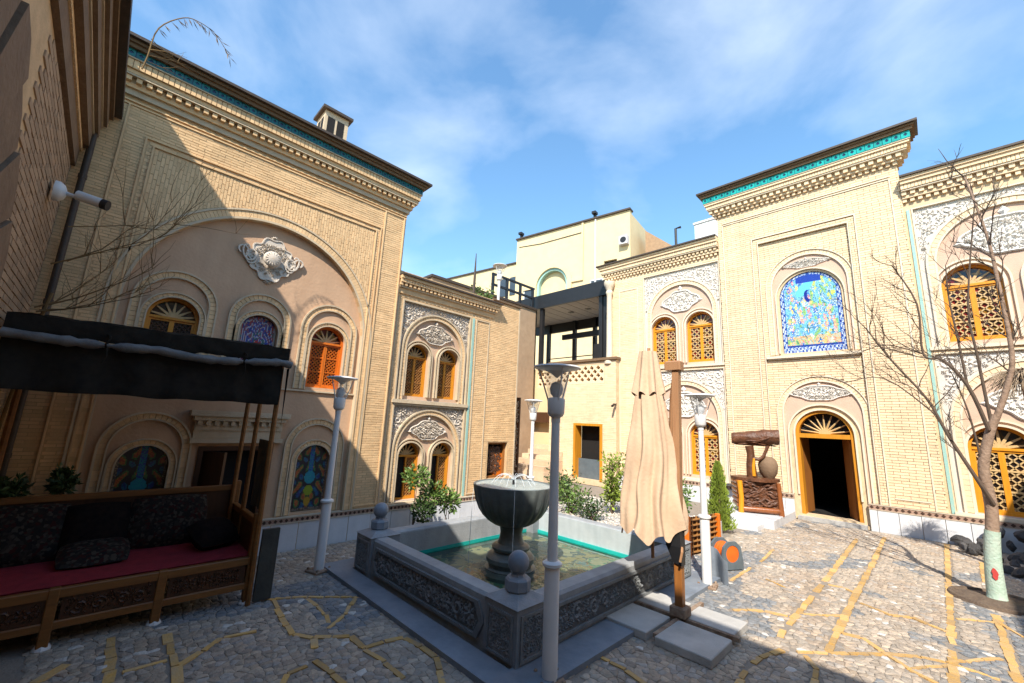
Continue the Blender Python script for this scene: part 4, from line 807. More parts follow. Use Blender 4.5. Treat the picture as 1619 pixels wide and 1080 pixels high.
mb = MB(); mb.box(4.1, 5.8, .9, 5, 4.71, 6.56); mb.build('shadow_block', 'mortarA', hN); mb = MB(); mb.box(-5, .95, .9, 5, 4.71, 6.50); mb.build('shadow_block', 'mortarA', hN)  # unseen blocks added to cast the courtyard shadow edge; their gap lets sun through
mb = MB(); mb.box(4.07, 5.83, .87, 5.03, 6.561, 6.62); mb.build('blocker_coping', 'cap', hN); mb = MB(); mb.box(-5.03, .98, .87, 5.03, 6.501, 6.56); mb.build('blocker_coping', 'cap', hN)
mb = MB(); mb.box(-5.9, 5.78, 2.9, 9, 4.71, 8.2); mb.build('sky_blocker', 'mortarA', hN); mb = MB(); mb.box(-5.95, 5.82, 2.85, 9.05, 8.201, 8.27); mb.build('blocker_coping', 'cap', hN)  # unseen mass added to cut the sky light reaching the shaded courtyard
hR = thing('brick_house', 'brick house closing the courtyard on the right, its shade falling behind the limewashed tree', 'house', (3.05, 0, 0), -math.pi / 2)
mb = MB(); mb.slab(rect(-10.45, .55, 0, 5.05), [arch(-2 - 2.2 * k, .5, .5, 1.6) for k in range(4)] + [arch(-2 - 2.2 * k, .5, 3.1, 4.1) for k in range(4)], -.4, 0); mb.build('wall', 'mortarB', hR); mb = MB(); mb.box(-10.4, .5, .41, 4, 0, 5.04); mb.build('body', 'mortarB', hR)
mb = MB(); mb.box(-10.45, .6, -.12, 4, 5.051, 5.2); mb.build('cornice', 'brickB', hR)
for k in range(4):
    for v in (.5, 3.1): window(hR, -2 - 2.2 * k, .5, v, v + 1.05, w=-.12, step=.14)
# ------------------------------------------------------------ ground and paving
mb = MB(); mb.add([(-150, -150, -.03), (150, -150, -.03), (150, 150, -.03), (-150, 150, -.03)], [(0, 1, 2, 3)]); struct(mb.build('ground', 'grout', fix=False))
mb = MB(); mb.add([(-5.8, -.58, 0), (3.02, -.58, 0), (3.02, 10.7, 0), (-5.8, 10.7, 0)], [(0, 1, 2, 3)]); mb.add([(-11, 5.95, -.002), (-5.8, 5.95, -.002), (-5.8, 10.55, -.002), (-11, 10.55, -.002)], [(0, 1, 2, 3)]); pav = struct(mb.build('pavement', 'grout', fix=False))
STRIPS = [(.07, [(-1.16, 9.59), (-1.13, 6.81), (-1.13, 4.43)]), (.07, [(-.85, 10.2), (-.82, 7.9), (-.82, 6.13), (-.80, 4.45)]), (.07, [(-.09, 10.6), (-.1, 7.07), (-.11, 3.6)]), (.06, [(.25, 9.48), (.22, 8.19)]), (.07, [(.22, 6.76), (.22, 5.57), (.23, 3.9)]), (.035, [(-1.09, 6.37), (-.94, 6.4), (-.83, 6.29)]), (.035, [(-1.11, 5.14), (-.96, 5.27), (-.84, 5.42)]), (.05, [(-.76, 5.99), (-.51, 5.84), (-.37, 5.95), (-.13, 5.8)]), (.035, [(-.07, 6.29), (.22, 6.51), (.35, 6.24)]), (.05, [(-.78, 4.94), (-.65, 5.0), (-.5, 4.83), (-.33, 4.64), (-.19, 4.54), (-.06, 4.39)]), (.04, [(-1.09, 4.36), (-.97, 4.25), (-.79, 4.44), (-.47, 4.8), (-.29, 4.98), (-.14, 5.02), (.17, 5.49), (.28, 5.4)]), (.05, [(-1.11, 3.2), (-1.16, 3.64), (-1.14, 3.92), (-1.05, 4.19)]), (.05, [(-.91, 4.25), (-.81, 4.06), (-.76, 3.61)]), (.05, [(-1.58, 4.68), (-1.37, 4.91), (-1.17, 4.96)]), (.03, [(-1.62, 5.96), (-1.38, 5.82)]), (.05, [(-1.87, 5.54), (-1.86, 6.26)]), (.04, [(-1.91, 7.5), (-1.85, 6.63)]), (.03, [(-.33, 4.67), (-.09, 5.04), (.14, 4.99)]), (.05, [(-4.46, 1.37), (-4.41, 1.43), (-4.0, 1.37), (-3.66, 1.36), (-3.52, 1.46), (-3.37, 1.68), (-3.15, 1.69), (-3.1, 1.99)]), (.04, [(-4.44, 1.44), (-4.29, 1.68), (-4.02, 2.03), (-3.74, 1.79), (-3.58, 1.6), (-3.51, 1.47)]), (.04, [(-4.26, 1.67), (-3.84, 1.67), (-3.66, 1.64)]), (.05, [(-3.5, 1.46), (-3.21, 1.36), (-2.97, 1.39), (-2.81, 1.4)]), (.05, [(-3.34, 1.68), (-3.13, 1.68), (-2.88, 1.72), (-2.63, 1.71)]), (.05, [(-3.06, 1.11), (-3.16, 1.17), (-3.17, 1.3)]), (.06, [(-4.42, .35), (-3.72, .33)]), (.06, [(-4.25, .65), (-3.7, .65), (-3.46, .64)]), (.06, [(-3.99, 0.0), (-4.16, .14)]), (.045, [(-3.69, .66), (-3.93, .95), (-3.88, 1.17)]), (.045, [(-3.82, .38), (-3.82, .63)]), (.05, [(-2.0, 3.32), (-1.99, 2.96), (-1.89, 2.55)]), (.05, [(-1.99, 2.96), (-1.73, 2.96), (-1.55, 2.9)]), (.05, [(-3.08, 1.99), (-2.71, 2.03), (-2.41, 1.87)])]
segs = []
unit = MB(); unit.bev(-.5, .5, -.5, .5, -.03, .0, .03); um = D.meshes.new('band_tile'); um.from_pydata([(a, b, c) for a, b, c in unit.v], [], unit.f); um.materials.append(M['yellow'])
rg = random.Random(3)
for w, pl in STRIPS:
    for a, b in zip(pl[:-1], pl[1:]):
        a, b = Vector(a), Vector(b); l = (b - a).length; segs.append((a, b, w)); n = max(1, round(l / .17)); an = math.atan2((b - a).y, (b - a).x)
        for i in range(n):
            if rg.random() < .04: continue
            c = a.lerp(b, (i + .5) / n); o = D.objects.new('band_tile', um); COL.objects.link(o); o.parent = pav; o.location = (c.x, c.y, .0092 + rg.uniform(-.0015, .0015)); o.rotation_euler = (rg.uniform(-.01, .01), rg.uniform(-.01, .01), an + rg.uniform(-.10, .10)); o.scale = (l / n * rg.uniform(.93, 1.02), w * rg.uniform(.65, 1.1), 1)
def dseg(p, a, b):
    d = b - a; t = max(0, min(1, (p - a).dot(d) / max(d.length_squared, 1e-9))); return (p - a - d * t).length
def cell(P, Q, s_):
    poly = [Vector((P.x - s_, P.y - s_)), Vector((P.x + s_, P.y - s_)), Vector((P.x + s_, P.y + s_)), Vector((P.x - s_, P.y + s_))]
    for q in Q:
        n = q - P; m = (q + P) / 2; out = []
        for i in range(len(poly)):
            a, b = poly[i], poly[(i + 1) % len(poly)]; da, db = (a - m).dot(n), (b - m).dot(n)
            if da <= 0: out.append(a)
            if da * db < 0: out.append(a.lerp(b, da / (da - db)))
        poly = out
        if len(poly) < 3: return None
    return poly
def patch_colour(x, y, rg):
    n = noise.noise(Vector((x * 1.3 + 4, y * .8, 1.5))) + .5 * noise.noise(Vector((x * 3.2, y * 2.1, 8)))
    r_ = rg.random()
    if r_ < .02: return (.56, .52, .47)
    if n > .20: c = rg.choice([(.22, .225, .23), (.19, .20, .21), (.25, .245, .24), (.30, .27, .24)])
    elif n > -.22: c = rg.choice([(.43, .355, .28), (.39, .325, .26), (.36, .31, .255), (.45, .365, .28)])
    else: c = rg.choice([(.40, .315, .24), (.44, .345, .255), (.36, .29, .225), (.37, .325, .28)])
    k = rg.uniform(.72, 1.08); return tuple(v * k for v in c)
SX, SY = .046, .066; grid = {}
ix0, ix1, iy0, iy1 = int(-5.8 / SX), int(2.6 / SX), 0, int(10.6 / SY)
for i in range(ix0 - 1, ix1 + 2):
    for j in range(iy0 - 2, iy1 + 2): grid[i, j] = Vector(((i + .5 + rg.uniform(-.36, .36)) * SX, (j + .5 + rg.uniform(-.36, .36)) * SY))
rest = MB(); rest.c = []; near = []
for i in range(ix0, ix1 + 1):
    for j in range(iy0 - 1, iy1 + 1):
        P = grid[i, j]; x, y = P
        if -4.85 < x < -2.02 and 2.15 < y < 5.35: continue
        if x < -2.6 and y > 5.3: continue
        if x < -5.3 and y < 1.3: continue
        if x > -1.05 + .0 and y < 2.2 and x > y * .3 - 1.6: continue
        if math.hypot(x - .27, y - 7.35) < .42: continue
        c2 = x * -.7026 + y * .6847
        if c2 < .75: continue
        ds = [dseg(P, a, b) - w / 2 for a, b, w in segs if abs(a.x - x) + abs(b.x - x) < abs(a.x - b.x) + .4]
        if ds and min(ds) < .006: continue
        poly = cell(P, [grid[i + a, j + b] for a in (-2, -1, 0, 1, 2) for b in (-2, -1, 0, 1, 2) if (a or b) and (i + a, j + b) in grid], .2)
        if not poly: continue
        h = rg.uniform(.005, .009); col = patch_colour(x, y, rg); g = MB(); n = len(poly); k1, k2 = .965, .80
        o1 = [(P.x + (p.x - P.x) * k1, P.y + (p.y - P.y) * k1) for p in poly]; o2 = [(P.x + (p.x - P.x) * k2, P.y + (p.y - P.y) * k2) for p in poly]
        vs = [(*p, -.004) for p in o1] + [(*p, h * .55) for p in o1] + [(*p, h + rg.uniform(-.002, .002)) for p in o2] + [(P.x, P.y, h + .003)]
        fs = []
        for k in range(n):
            q = (k + 1) % n; fs += [(k, q, n + q, n + k), (n + k, n + q, 2 * n + q, 2 * n + k), (2 * n + k, 2 * n + q, 3 * n)]
        sz = 1 / max(c2, .1) * (1 / math.hypot(x, y, 1.68)); seen = True
        near.append((-sz, vs, fs, col))
near.sort(key=lambda t: t[0])
for k, (_, vs, fs, col) in enumerate(near):
    if k < 300:
        g = MB(); c = vs[-1]; g.add([(a - c[0], b - c[1], d) for a, b, d in vs], fs); g.c = [col] * len(fs); o = g.build('cobble', 'cobble', pav, fix=False, smooth=True, angle=50); o.location = (c[0], c[1], 0)
    else: rest.add(vs, fs); rest.c += [col] * len(fs)
rest.build('cobble', 'cobble', pav, kind='stuff', fix=False, smooth=True, angle=50)

# ------------------------------------------------------------ pool and fountain
PX0, PX1, PY0, PY1 = -4.70, -2.18, 2.30, 5.20; PH = .40
po = thing('fountain_pool', 'square grey stone pool with carved panels and ball finials on its corner posts', 'pool', (0, 0, 0))
mb = MB(); mb.box(-4.98, -1.93, 2.05, 2.27, -.02, .045); mb.box(-4.98, PX0 + .03, 2.27, 5.4, -.02, .045); mb.box(PX1 - .03, -1.93, 2.27, 5.4, -.02, .045); mb.box(PX0 + .03, PX1 - .03, PY1 - .03, 5.4, -.02, .044); mb.build('skirt', 'skirt', po)
T = .17
def pwall(x0, x1, y0, y1): q = MB(); q.bev(x0, x1, y0, y1, 0, PH, .022); return q.build('wall', 'poolwall', po)
w1 = pwall(PX0 + .28, PX1 - .28, PY0 + .03, PY0 + .03 + T); w2 = pwall(PX1 - .03 - T, PX1 - .03, PY0 + .28, PY1 - .28); w3 = pwall(PX0 + .28, PX1 - .28, PY1 - .03 - T, PY1 - .03); w4 = pwall(PX0 + .03, PX0 + .03 + T, PY0 + .28, PY1 - .28)
def carved(parent, L_, H_, loc, rz, seed):
    q = MB(); c = .07; out = [(-L_ / 2 + c, 0), (L_ / 2 - c, 0), (L_ / 2, H_ * .5), (L_ / 2 - c, H_), (-L_ / 2 + c, H_), (-L_ / 2, H_ * .5)]; s_ = .90
    inn = [(a * (1 - .05 / L_ * 2), H_ / 2 + (b - H_ / 2) * .80) for a, b in out]
    q.slab(out, [inn], -.03, .022); o = q.build('panel_frame', 'poolcarve', parent); o.location = loc; o.rotation_euler = (0, 0, rz)
    q = MB(); q.slab(inn, (), -.03, .002); o2 = q.build('panel_ground', 'poolback', parent); o2.location = loc; o2.rotation_euler = (0, 0, rz)
    q = MB(); arabesque(q, lambda u, v: abs(u) < L_ / 2 - .06 and H_ * .13 < v < H_ * .87 and abs(u) < L_ / 2 - .03 - abs(v - H_ / 2) * .5, (-L_ / 2, L_ / 2, 0, H_), .016, H_ * .30, .002, .018, seed, mirror=0, tries=1200); o3 = q.build('carving', 'poolcarve', parent); o3.location = loc; o3.rotation_euler = (0, 0, rz)
LX = PX1 - PX0 - .72; LY = PY1 - PY0 - .72
carved(w1, LX, .26, ((PX0 + PX1) / 2, PY0 + .03, .075), 0, 71); carved(w2, LY, .26, (PX1 - .03, (PY0 + PY1) / 2, .075), math.pi / 2, 72)
mb = MB(); mb.box(PX0 + .28, PX1 - .28, PY1 - .03 - T - .008, PY1 - .03 - T + .01, .04, PH - .012); mb.build('lining', 'poolin', po); mb = MB(); mb.box(PX0 + .03 + T - .01, PX0 + .03 + T + .008, PY0 + .2, PY1 - .19, .04, PH - .03); mb.build('lining', 'poolwall', po)  # sun on the far side and shade on the left put into lining colours
mb = MB(); mb.box(PX0 + .28, PX1 - .28, PY1 - .22 - .012, PY1 - .22 + .01, .085, .135); mb.build('turquoise_line', 'turq', po); mb = MB(); mb.box(PX0 + .19, PX0 + .213, PY0 + .25, PY1 - .212, .086, .136); mb.build('turquoise_line', 'turq', po)
mb = MB(); mb.box(PX0 + .1, PX1 - .1, PY0 + .1, PY1 - .1, .0, .035); mb.build('floor', 'poolfloor', po)
for i, (x, y) in enumerate(((PX1, PY0), (PX0, PY0), (PX1, PY1), (PX0, PY1))):
    sx = -1 if x == PX1 else 1; sy = 1 if y == PY0 else -1; s_ = .34; a0, a1 = sorted((x, x + sx * s_)); b0, b1 = sorted((y, y + sy * s_))
    q = MB(); q.box(a0, a1, b0, b1, 0, .405)
    m_ = .09; q.add([(a0 - .012, b0 - .012, .405), (a1 + .012, b0 - .012, .405), (a1 + .012, b1 + .012, .405), (a0 - .012, b1 + .012, .405), (a0 + m_, b0 + m_, .45), (a1 - m_, b0 + m_, .45), (a1 - m_, b1 - m_, .45), (a0 + m_, b1 - m_, .45)], [(3, 2, 1, 0), (4, 5, 6, 7), (0, 1, 5, 4), (1, 2, 6, 5), (2, 3, 7, 6), (3, 0, 4, 7)])
    p = q.build('corner_post', 'pool', po); cx, cy = (a0 + a1) / 2, (b0 + b1) / 2
    q = MB(); q.lathe([(.085, .45), (.098, .462), (.098, .53), (.085, .545), (.055, .55), (.05, .565), (.06, .58)], (cx, cy, 0), 8); q.build('finial_base', 'skirt', p)
    q = MB(); q.ball((cx, cy, .645), .082, 20, 12); q.build('ball_finial', 'skirt', p, smooth=True)
    for (lx, ly, rz) in (((a0 + a1) / 2, b0, 0), (a1, (b0 + b1) / 2, math.pi / 2)):
        if (i in (0, 1) and rz == 0) or (i in (0, 2) and rz):
            q = MB(); q.slab(rect(-.135, .135, 0, .30), [rect(-.115, .115, .02, .28)], -.02, .012); f = q.build('panel_frame', 'poolcarve', p); f.location = (lx, ly, .06); f.rotation_euler = (0, 0, rz)
            q = MB(); arabesque(q, lambda u, v: abs(u) < .112 and .023 < v < .277, (-.11, .11, .02, .28), .011, .04, .001, .014, 80 + i, mirror=0, tries=700); f = q.build('carving', 'poolcarve', p); f.location = (lx, ly, .06); f.rotation_euler = (0, 0, rz)
mb = MB(); n = 40
mb.add([(PX0 + .1 + (PX1 - PX0 - .2) * i / n, PY0 + .1 + (PY1 - PY0 - .2) * j / n, .098 + .002 * math.sin(i * 1.9 + j) * math.cos(j * 1.3)) for j in range(n + 1) for i in range(n + 1)], [(j * (n + 1) + i, j * (n + 1) + i + 1, (j + 1) * (n + 1) + i + 1, (j + 1) * (n + 1) + i) for j in range(n) for i in range(n)]); struct(mb.build('water', 'water', fix=False, smooth=True))
fo = thing('fountain', 'dark stone fountain bowl with fluted sides on a turned pedestal in the pool', 'fountain', (-3.52, 3.56, 0))
mb = MB(); mb.lathe([(.33, .02), (.33, .07), (.30, .09), (.28, .10), (.285, .115), (.24, .125), (.245, .15), (.27, .18), (.27, .22), (.24, .255), (.19, .27), (.185, .285), (.21, .30), (.215, .325), (.195, .345), (.155, .36), (.135, .40), (.125, .47), (.135, .53), (.15, .555)], n=36); mb.build('pedestal', 'fount', fo, smooth=True, angle=35)
prof = [(.15, .545), (.21, .56), (.28, .60), (.345, .66), (.395, .73), (.43, .81), (.452, .90), (.462, .965), (.462, .985), (.45, .99), (.43, .975), (.40, .955), (.2, .95), (.001, .95)]
amp = [.0, .02, .05, .06, .06, .055, .045, .02, .006, 0, 0, 0, 0, 0]
mb = MB(); mb.lathe(prof, n=120, mod=lambda a, i: 1 - amp[i] * (1 - abs(math.cos(a * 12))) ** 1.5, cap=False); mb.build('bowl', 'fount', fo, smooth=True, angle=60)
mb = MB(); mb.lathe([(.43, .978), (.22, .981), (.001, .982)], n=40, cap=False); mb.build('bowl_water', 'foam', fo, smooth=True)
mb = MB(); mb.tube([(0, 0, .95), (0, 0, 1.03)], [.014, .012], 8); mb.build('nozzle', 'blackmetal', fo)
for k in range(16):
    a = k * math.pi / 8 + .1; pts = [(.26 * t * math.cos(a), .26 * t * math.sin(a), 1.03 + .30 * t - .34 * t * t) for t in [i / 7 for i in range(8)]]; mb = MB(); mb.tube(pts, .0028, 4); mb.build('water_jet', 'stream', fo)
for a in (-.75, -2.5): mb = MB(); mb.tube([(.462 * math.cos(a), .462 * math.sin(a), .985), (.474 * math.cos(a), .474 * math.sin(a), .8), (.478 * math.cos(a), .478 * math.sin(a), .1)], [.004, .0035, .005], 5); mb.build('water_jet', 'stream', fo)

# ------------------------------------------------------------ lamp posts
def lamp(label, loc, m, group=None, rz=0., base=True):
    t = thing('lamp_post', label, 'lamp', loc, rz, group)
    q = MB(); q.lathe([(.052, .02), (.052, .70), (.046, .735)], n=20); q.lathe([(.036, .735), (.033, 1.2), (.030, 1.74)], n=20); q.build('pole', m, t, smooth=True)
    q = MB(); q.lathe([(.056, .715), (.068, .725), (.068, .742), (.05, .755)], n=20); q.build('collar', m, t, smooth=True)
    q = MB(); q.lathe([(.034, 1.70), (.034, 1.735), (.052, 1.745), (.062, 1.765), (.066, 1.86), (.062, 1.875), (.050, 1.88)], n=20); q.build('lamp_body', m, t, smooth=True)
    q = MB(); q.lathe([(.02, 1.88), (.045, 1.91), (.052, 1.945), (.04, 1.985), (.015, 2.0)], n=14); q.build('bulb', 'white', t, smooth=True)
    q = MB(); q.lathe([(.060, 1.88), (.075, 1.95), (.098, 2.075)], n=24, cap=False); q.build('cup', 'clear', t, smooth=True)
    for k in range(3): a = k * 2.094 + .5; q = MB(); q.tube([(.062 * math.cos(a), .062 * math.sin(a), 1.86), (.105 * math.cos(a), .105 * math.sin(a), 1.99), (.142 * math.cos(a), .142 * math.sin(a), 2.095)], .006, 6); q.build('strut', m, t)
    q = MB(); q.lathe([(.006, 2.03), (.05, 2.065), (.10, 2.088), (.165, 2.096), (.176, 2.104), (.17, 2.115), (.09, 2.128), (.004, 2.134)], n=28); q.build('lamp_cap', m, t, smooth=True, angle=50)
    if base:
        q = MB(); q.bev(-.10, .10, -.10, .10, .012, .034, .006); q.build('base_plate', 'rust', t)
        for dx in (-1, 1):
            for dy in (-1, 1): q = MB(); q.lathe([(.014, .034), (.014, .05), (.008, .056)], (dx * .075, dy * .075, 0), 6); q.build('bolt', 'rust', t)
    return t
lamp('white lamp post against the left house, left of the pool', (-4.88, 1.99, 0), 'lampwhite', 'garden lamp posts', .3)
lamp('nearest lamp post, in front of the pool and cut off by the lower edge', (-1.98, 2.42, 0), 'lampwhite', 'garden lamp posts', 1.0)
lamp('white lamp post behind the fountain bowl', (-5.25, 5.75, 0), 'lampwhite', 'garden lamp posts', .8)
lamp('sunlit white lamp post between the parasol and the hose reel', (-1.97, 5.11, 0), 'lampwhite', 'garden lamp posts', .2)
o = lamp('white lamp standing on the roof of the left wing', (-7.0, 6.3, 3.27), 'lampwhite', 'garden lamp posts', .1)

# ------------------------------------------------------------ day bed under its canopy
bed = thing('day_bed', 'wooden day bed with red carpet and carved front rail against the left house', 'bed', (-4.45, 0, 0))
def part(parent, name, m, *boxes, bev=.006):
    q = MB()
    for b in boxes: q.bev(*b, bev) if bev else q.box(*b)
    return q.build(name, m, parent)
BY0, BY1, BD = -.56, 1.24, 1.0
part(bed, 'top_rail', 'woodbed', (-.05, .0, BY0, BY1, .335, .395)); part(bed, 'bottom_rail', 'woodbed', (-.05, .0, BY0, BY1, .135, .185))
for y0 in (BY0, .03, .62):
    y1 = y0 + .55; q = MB(); q.box(-.035, -.015, y0 + .02, y1, .187, .333); pn = q.build('carved_panel', 'wooddark', bed)
    q = MB(); arabesque(q, lambda u, v: .03 < u < .52 and .195 < v < .325, (.02, .53, .19, .33), .012, .05, .0, .014, int(90 + y0 * 10), mirror=.275, tries=500); c = q.build('carving', 'wooddark', pn); c.location = (-.016, y0, 0); c.rotation_euler = (0, 0, math.pi / 2)
for y in (BY0 + .03, .0, .59, BY1 - .03):
    for x in (-.03, -BD + .05): l = part(bed, 'leg', 'woodbed', (x - .03, x + .035, y - .03, y + .03, .03, .40)); q = MB(); q.lathe([(.045, .0), (.05, .015), (.035, .04)], (x, y, 0), 10); q.build('foot', 'white', l)
part(bed, 'platform', 'wooddark', (-BD, -.052, BY0, BY1, .30, .37))
q = MB(); nx, ny = 10, 30
q.add([(-BD + .02 + (BD - .06) * i / nx, BY0 + (BY1 - BY0 - .04) * j / ny, .405 + .006 * noise.noise(Vector((i * .7, j * .5, 2)))) for j in range(ny + 1) for i in range(nx + 1)] , [(j * (nx + 1) + i, j * (nx + 1) + i + 1, (j + 1) * (nx + 1) + i + 1, (j + 1) * (nx + 1) + i) for j in range(ny) for i in range(nx)]); n0 = len(q.v)
q.box(-BD + .02, -.042, BY0, BY1 - .04, .372, .396); q.build('carpet', 'carpet', bed, smooth=True, angle=30)
part(bed, 'back_rail', 'woodbed', (-BD + .0, -BD + .05, BY0, BY1, .84, .89), (-BD, -BD + .04, BY0, BY1, .40, .46)); part(bed, 'back_board', 'wooddark', (-BD + .005, -BD + .03, BY0, BY1, .46, .84), bev=0)
part(bed, 'arm_rail', 'woodbed', (-BD + .05, -.03, BY1 - .05, BY1, .66, .71)); part(bed, 'arm_board', 'wooddark', (-BD + .05, -.06, BY1 - .035, BY1 - .015, .40, .66), bev=0)
part(bed, 'arm_post', 'woodbed', (-.06, .005, BY1 - .06, BY1 + .005, .40, .76)); part(bed, 'arm_post', 'woodbed', (-BD, -BD + .06, BY1 - .06, BY1 + .005, .46, .93))
def cushion(label, loc, sx, sy, sz, rot, m, group='cushions on the day bed'):
    q = MB(); n = 10; vs = []
    for k in (1, -1):
        for j in range(n + 1):
            for i in range(n + 1):
                a, b = i / n * 2 - 1, j / n * 2 - 1; e = (1 - abs(a) ** 3.2) ** .6 * (1 - abs(b) ** 3.2) ** .6; vs.append((a * sx * (1 - .08 * b * b), b * sy * (1 - .08 * a * a), k * sz * (e + .02)))
    f = [(j * (n + 1) + i, j * (n + 1) + i + 1, (j + 1) * (n + 1) + i + 1, (j + 1) * (n + 1) + i) for j in range(n) for i in range(n)]; o_ = (n + 1) ** 2
    q.add(vs, f + [tuple(o_ + i for i in reversed(t)) for t in f]); o = q.build('cushion', m, smooth=True, fix=False, angle=180); o.location = loc; o.rotation_euler = rot; return tag(o, label, 'cushion', group)
cushion('large dark cushion leaning on the back board, left end of the bed', (-5.28, -.30, .61), .24, .30, .09, (0, math.radians(72), 0), 'cushion2')
cushion('black square cushion in the middle of the bed back', (-5.26, .16, .61), .22, .22, .10, (0, math.radians(70), 0), 'cushion')
cushion('grey patterned cushion against the back board, right of the black one', (-5.27, .66, .62), .23, .30, .08, (0, math.radians(72), 0), 'cushion2')
cushion('dark round bolster cushion lying by the right arm rest', (-4.95, .98, .52), .17, .19, .11, (0, math.radians(25), .4), 'cushion')
cushion('dull dark cushion lying flat on the carpet in front of the black one', (-5.02, .18, .47), .20, .22, .06, (0, math.radians(14), 0), 'cushion2')
can = thing('canopy', 'sagging black tarpaulin canopy on thin wooden poles over the day bed', 'canopy', (-4.4, 0, 0))
def sheet(fn, nu, nv, th=.012):
    q = MB(); P = [Vector(fn(i / nu, j / nv)) for j in range(nv + 1) for i in range(nu + 1)]; F = [(j * (nu + 1) + i, j * (nu + 1) + i + 1, (j + 1) * (nu + 1) + i + 1, (j + 1) * (nu + 1) + i) for j in range(nv) for i in range(nu)]; k = len(P)
    q.add(P + [p + Vector((-th * .5, 0, -th)) for p in P], F + [tuple(k + i for i in reversed(f)) for f in F] + [(i, i + 1, k + i + 1, k + i) for i in range(nu)] + [(nv * (nu + 1) + i + 1, nv * (nu + 1) + i, k + nv * (nu + 1) + i, k + nv * (nu + 1) + i + 1) for i in range(nu)]); return q
CY0, CY1 = -.55, 1.24
sheet(lambda a, b: (.02 - 1.05 * b, CY0 + (CY1 - CY0) * a, 2.27 + .02 * a + .16 * b + .02 * noise.noise(Vector((a * 9, b * 4, 0))) - .03 * math.sin(b * 3.1)), 36, 8, .02).build('roof_sheet', 'tarp', can, smooth=True)
sheet(lambda a, b: (.03 + .012 * noise.noise(Vector((a * 14, b * 2, 5))), CY0 + (CY1 - CY0) * a, (2.27 + .02 * a) - b * (.13 + .03 * noise.noise(Vector((a * 22, 4, 4)))) + .022 * noise.noise(Vector((a * 13, 0, 2)))), 80, 4).build('fringe', 'tarp', can, smooth=True)
sheet(lambda a, b: (.0 + .022 * math.sin(a * 34 + 2 * noise.noise(Vector((a * 6, 0, 3)))) * b + .02 * noise.noise(Vector((a * 8, b * 2, 9))), CY0 + (CY1 - CY0 - .03) * a, 2.12 - b * (.36 + .018 * noise.noise(Vector((a * 7, 1, 1))))), 90, 8).build('valance', 'tarp', can, smooth=True)
q = MB(); q.tube([(.06, CY0 + (CY1 - CY0 + .02) * t, 2.135 - .0 * t + .012 * math.sin(t * 9) - .035 * abs(math.sin(t * 6.3 + .3))) for t in [i / 40 for i in range(41)]], [.034 + .014 * noise.noise(Vector((i * .8, 0, 1))) - (.018 if i in (11, 12, 31, 32) else 0) for i in range(41)], 12); q.build('rolled_curtain', 'plasticroll', can, smooth=True, angle=60)
for t in (.29, .79): q = MB(); y = CY0 + (CY1 - CY0) * t; q.tube([(.06 + .05 * math.cos(a), y + .01 * math.sin(3 * a), 2.14 + .055 * math.sin(a)) for a in [i * .45 for i in range(15)]], .007, 5); q.tube([(.11, y, 2.1), (.12, y + .01, 2.02), (.11, y - .01, 1.97)], .005, 4); q.build('tie', 'tarp', can)
for x, y, z0, z1, lean in ((-.02, CY1 - .04, 0, 2.25, .02), (-.62, CY1 - .03, 0, 2.3, 0), (-.98, CY1 - .06, 0, 2.38, 0), (-.98, CY0 + .05, 0, 2.38, 0)):
    q = MB(); q.tube([(x, y + lean, z0), (x, y + lean * .5, z1 * .5), (x, y, z1)], .022, 8); q.build('pole', 'woodbed', can, smooth=True)
sheet(lambda a, b: (-.06 - .50 * a, CY1 + .005 + .01 * math.sin(a * 14) * b, 1.40 - .62 * b), 20, 6).build('side_curtain', 'curtain', can, smooth=True)
sheet(lambda a, b: (.05 - .07 * a * (1 - b), CY1 + .01, 2.1 - .55 * b), 4, 8).build('hanging_strip', 'plasticroll', can, smooth=True)
part(can, 'weight_board', 'curtain', (-.06, -.02, CY1 + .02, CY1 + .16, .02, .62), bev=0)
# ------------------------------------------------------------ parasol, slabs
ps = thing('parasol', 'closed beige cantilever parasol hanging from a wooden mast', 'parasol', (-1.77, 3.96, 0))
q = MB(); q.bev(-.035, .035, -.035, .035, .10, .60, .006); q.build('lower_mast', 'wooddoor', ps)
q = MB(); q.add([(-.03 + .03 * k, -.03, .6 + 1.72 * k) for k in (0, 1)] + [(.035 + .03 * k, -.03, .6 + 1.72 * k) for k in (0, 1)] + [(.035 + .03 * k, .03, .6 + 1.72 * k) for k in (0, 1)] + [(-.03 + .03 * k, .03, .6 + 1.72 * k) for k in (0, 1)], [(0, 2, 3, 1), (2, 4, 5, 3), (4, 6, 7, 5), (6, 0, 1, 7), (1, 3, 5, 7), (0, 6, 4, 2)]); q.build('mast', 'woodpost', ps)
q = MB(); q.tube([(.03, .0, 2.30), (-.02, .01, 2.0), (-.06, .03, 1.4)], .028, 4); q.build('arm', 'woodpost', ps); q = MB(); q.bev(-.07, .09, -.05, .05, 2.26, 2.35, .012); q.build('mast_head', 'woodpost', ps)
q = MB(); q.add([(-.09, -.075, .84), (.05, -.075, .80), (.05, .02, .80), (-.09, .02, .84), (-.03, -.055, .52), (.05, -.055, .50), (.05, .02, .50), (-.03, .02, .52), (-.08, -.08, .66), (.055, -.08, .66), (.055, .02, .66), (-.08, .02, .66)], [(0, 1, 2, 3), (8, 9, 1, 0), (9, 10, 2, 1), (10, 11, 3, 2), (11, 8, 0, 3), (4, 5, 9, 8), (5, 6, 10, 9), (6, 7, 11, 10), (7, 4, 8, 11), (7, 6, 5, 4)]); q.build('crank_box', 'blackmetal', ps)
q = MB(); q.tube([(.06, -.06, .66), (.075, -.10, .63), (.06, -.11, .55)], .011, 6); q.build('crank_handle', 'woodpost', ps)
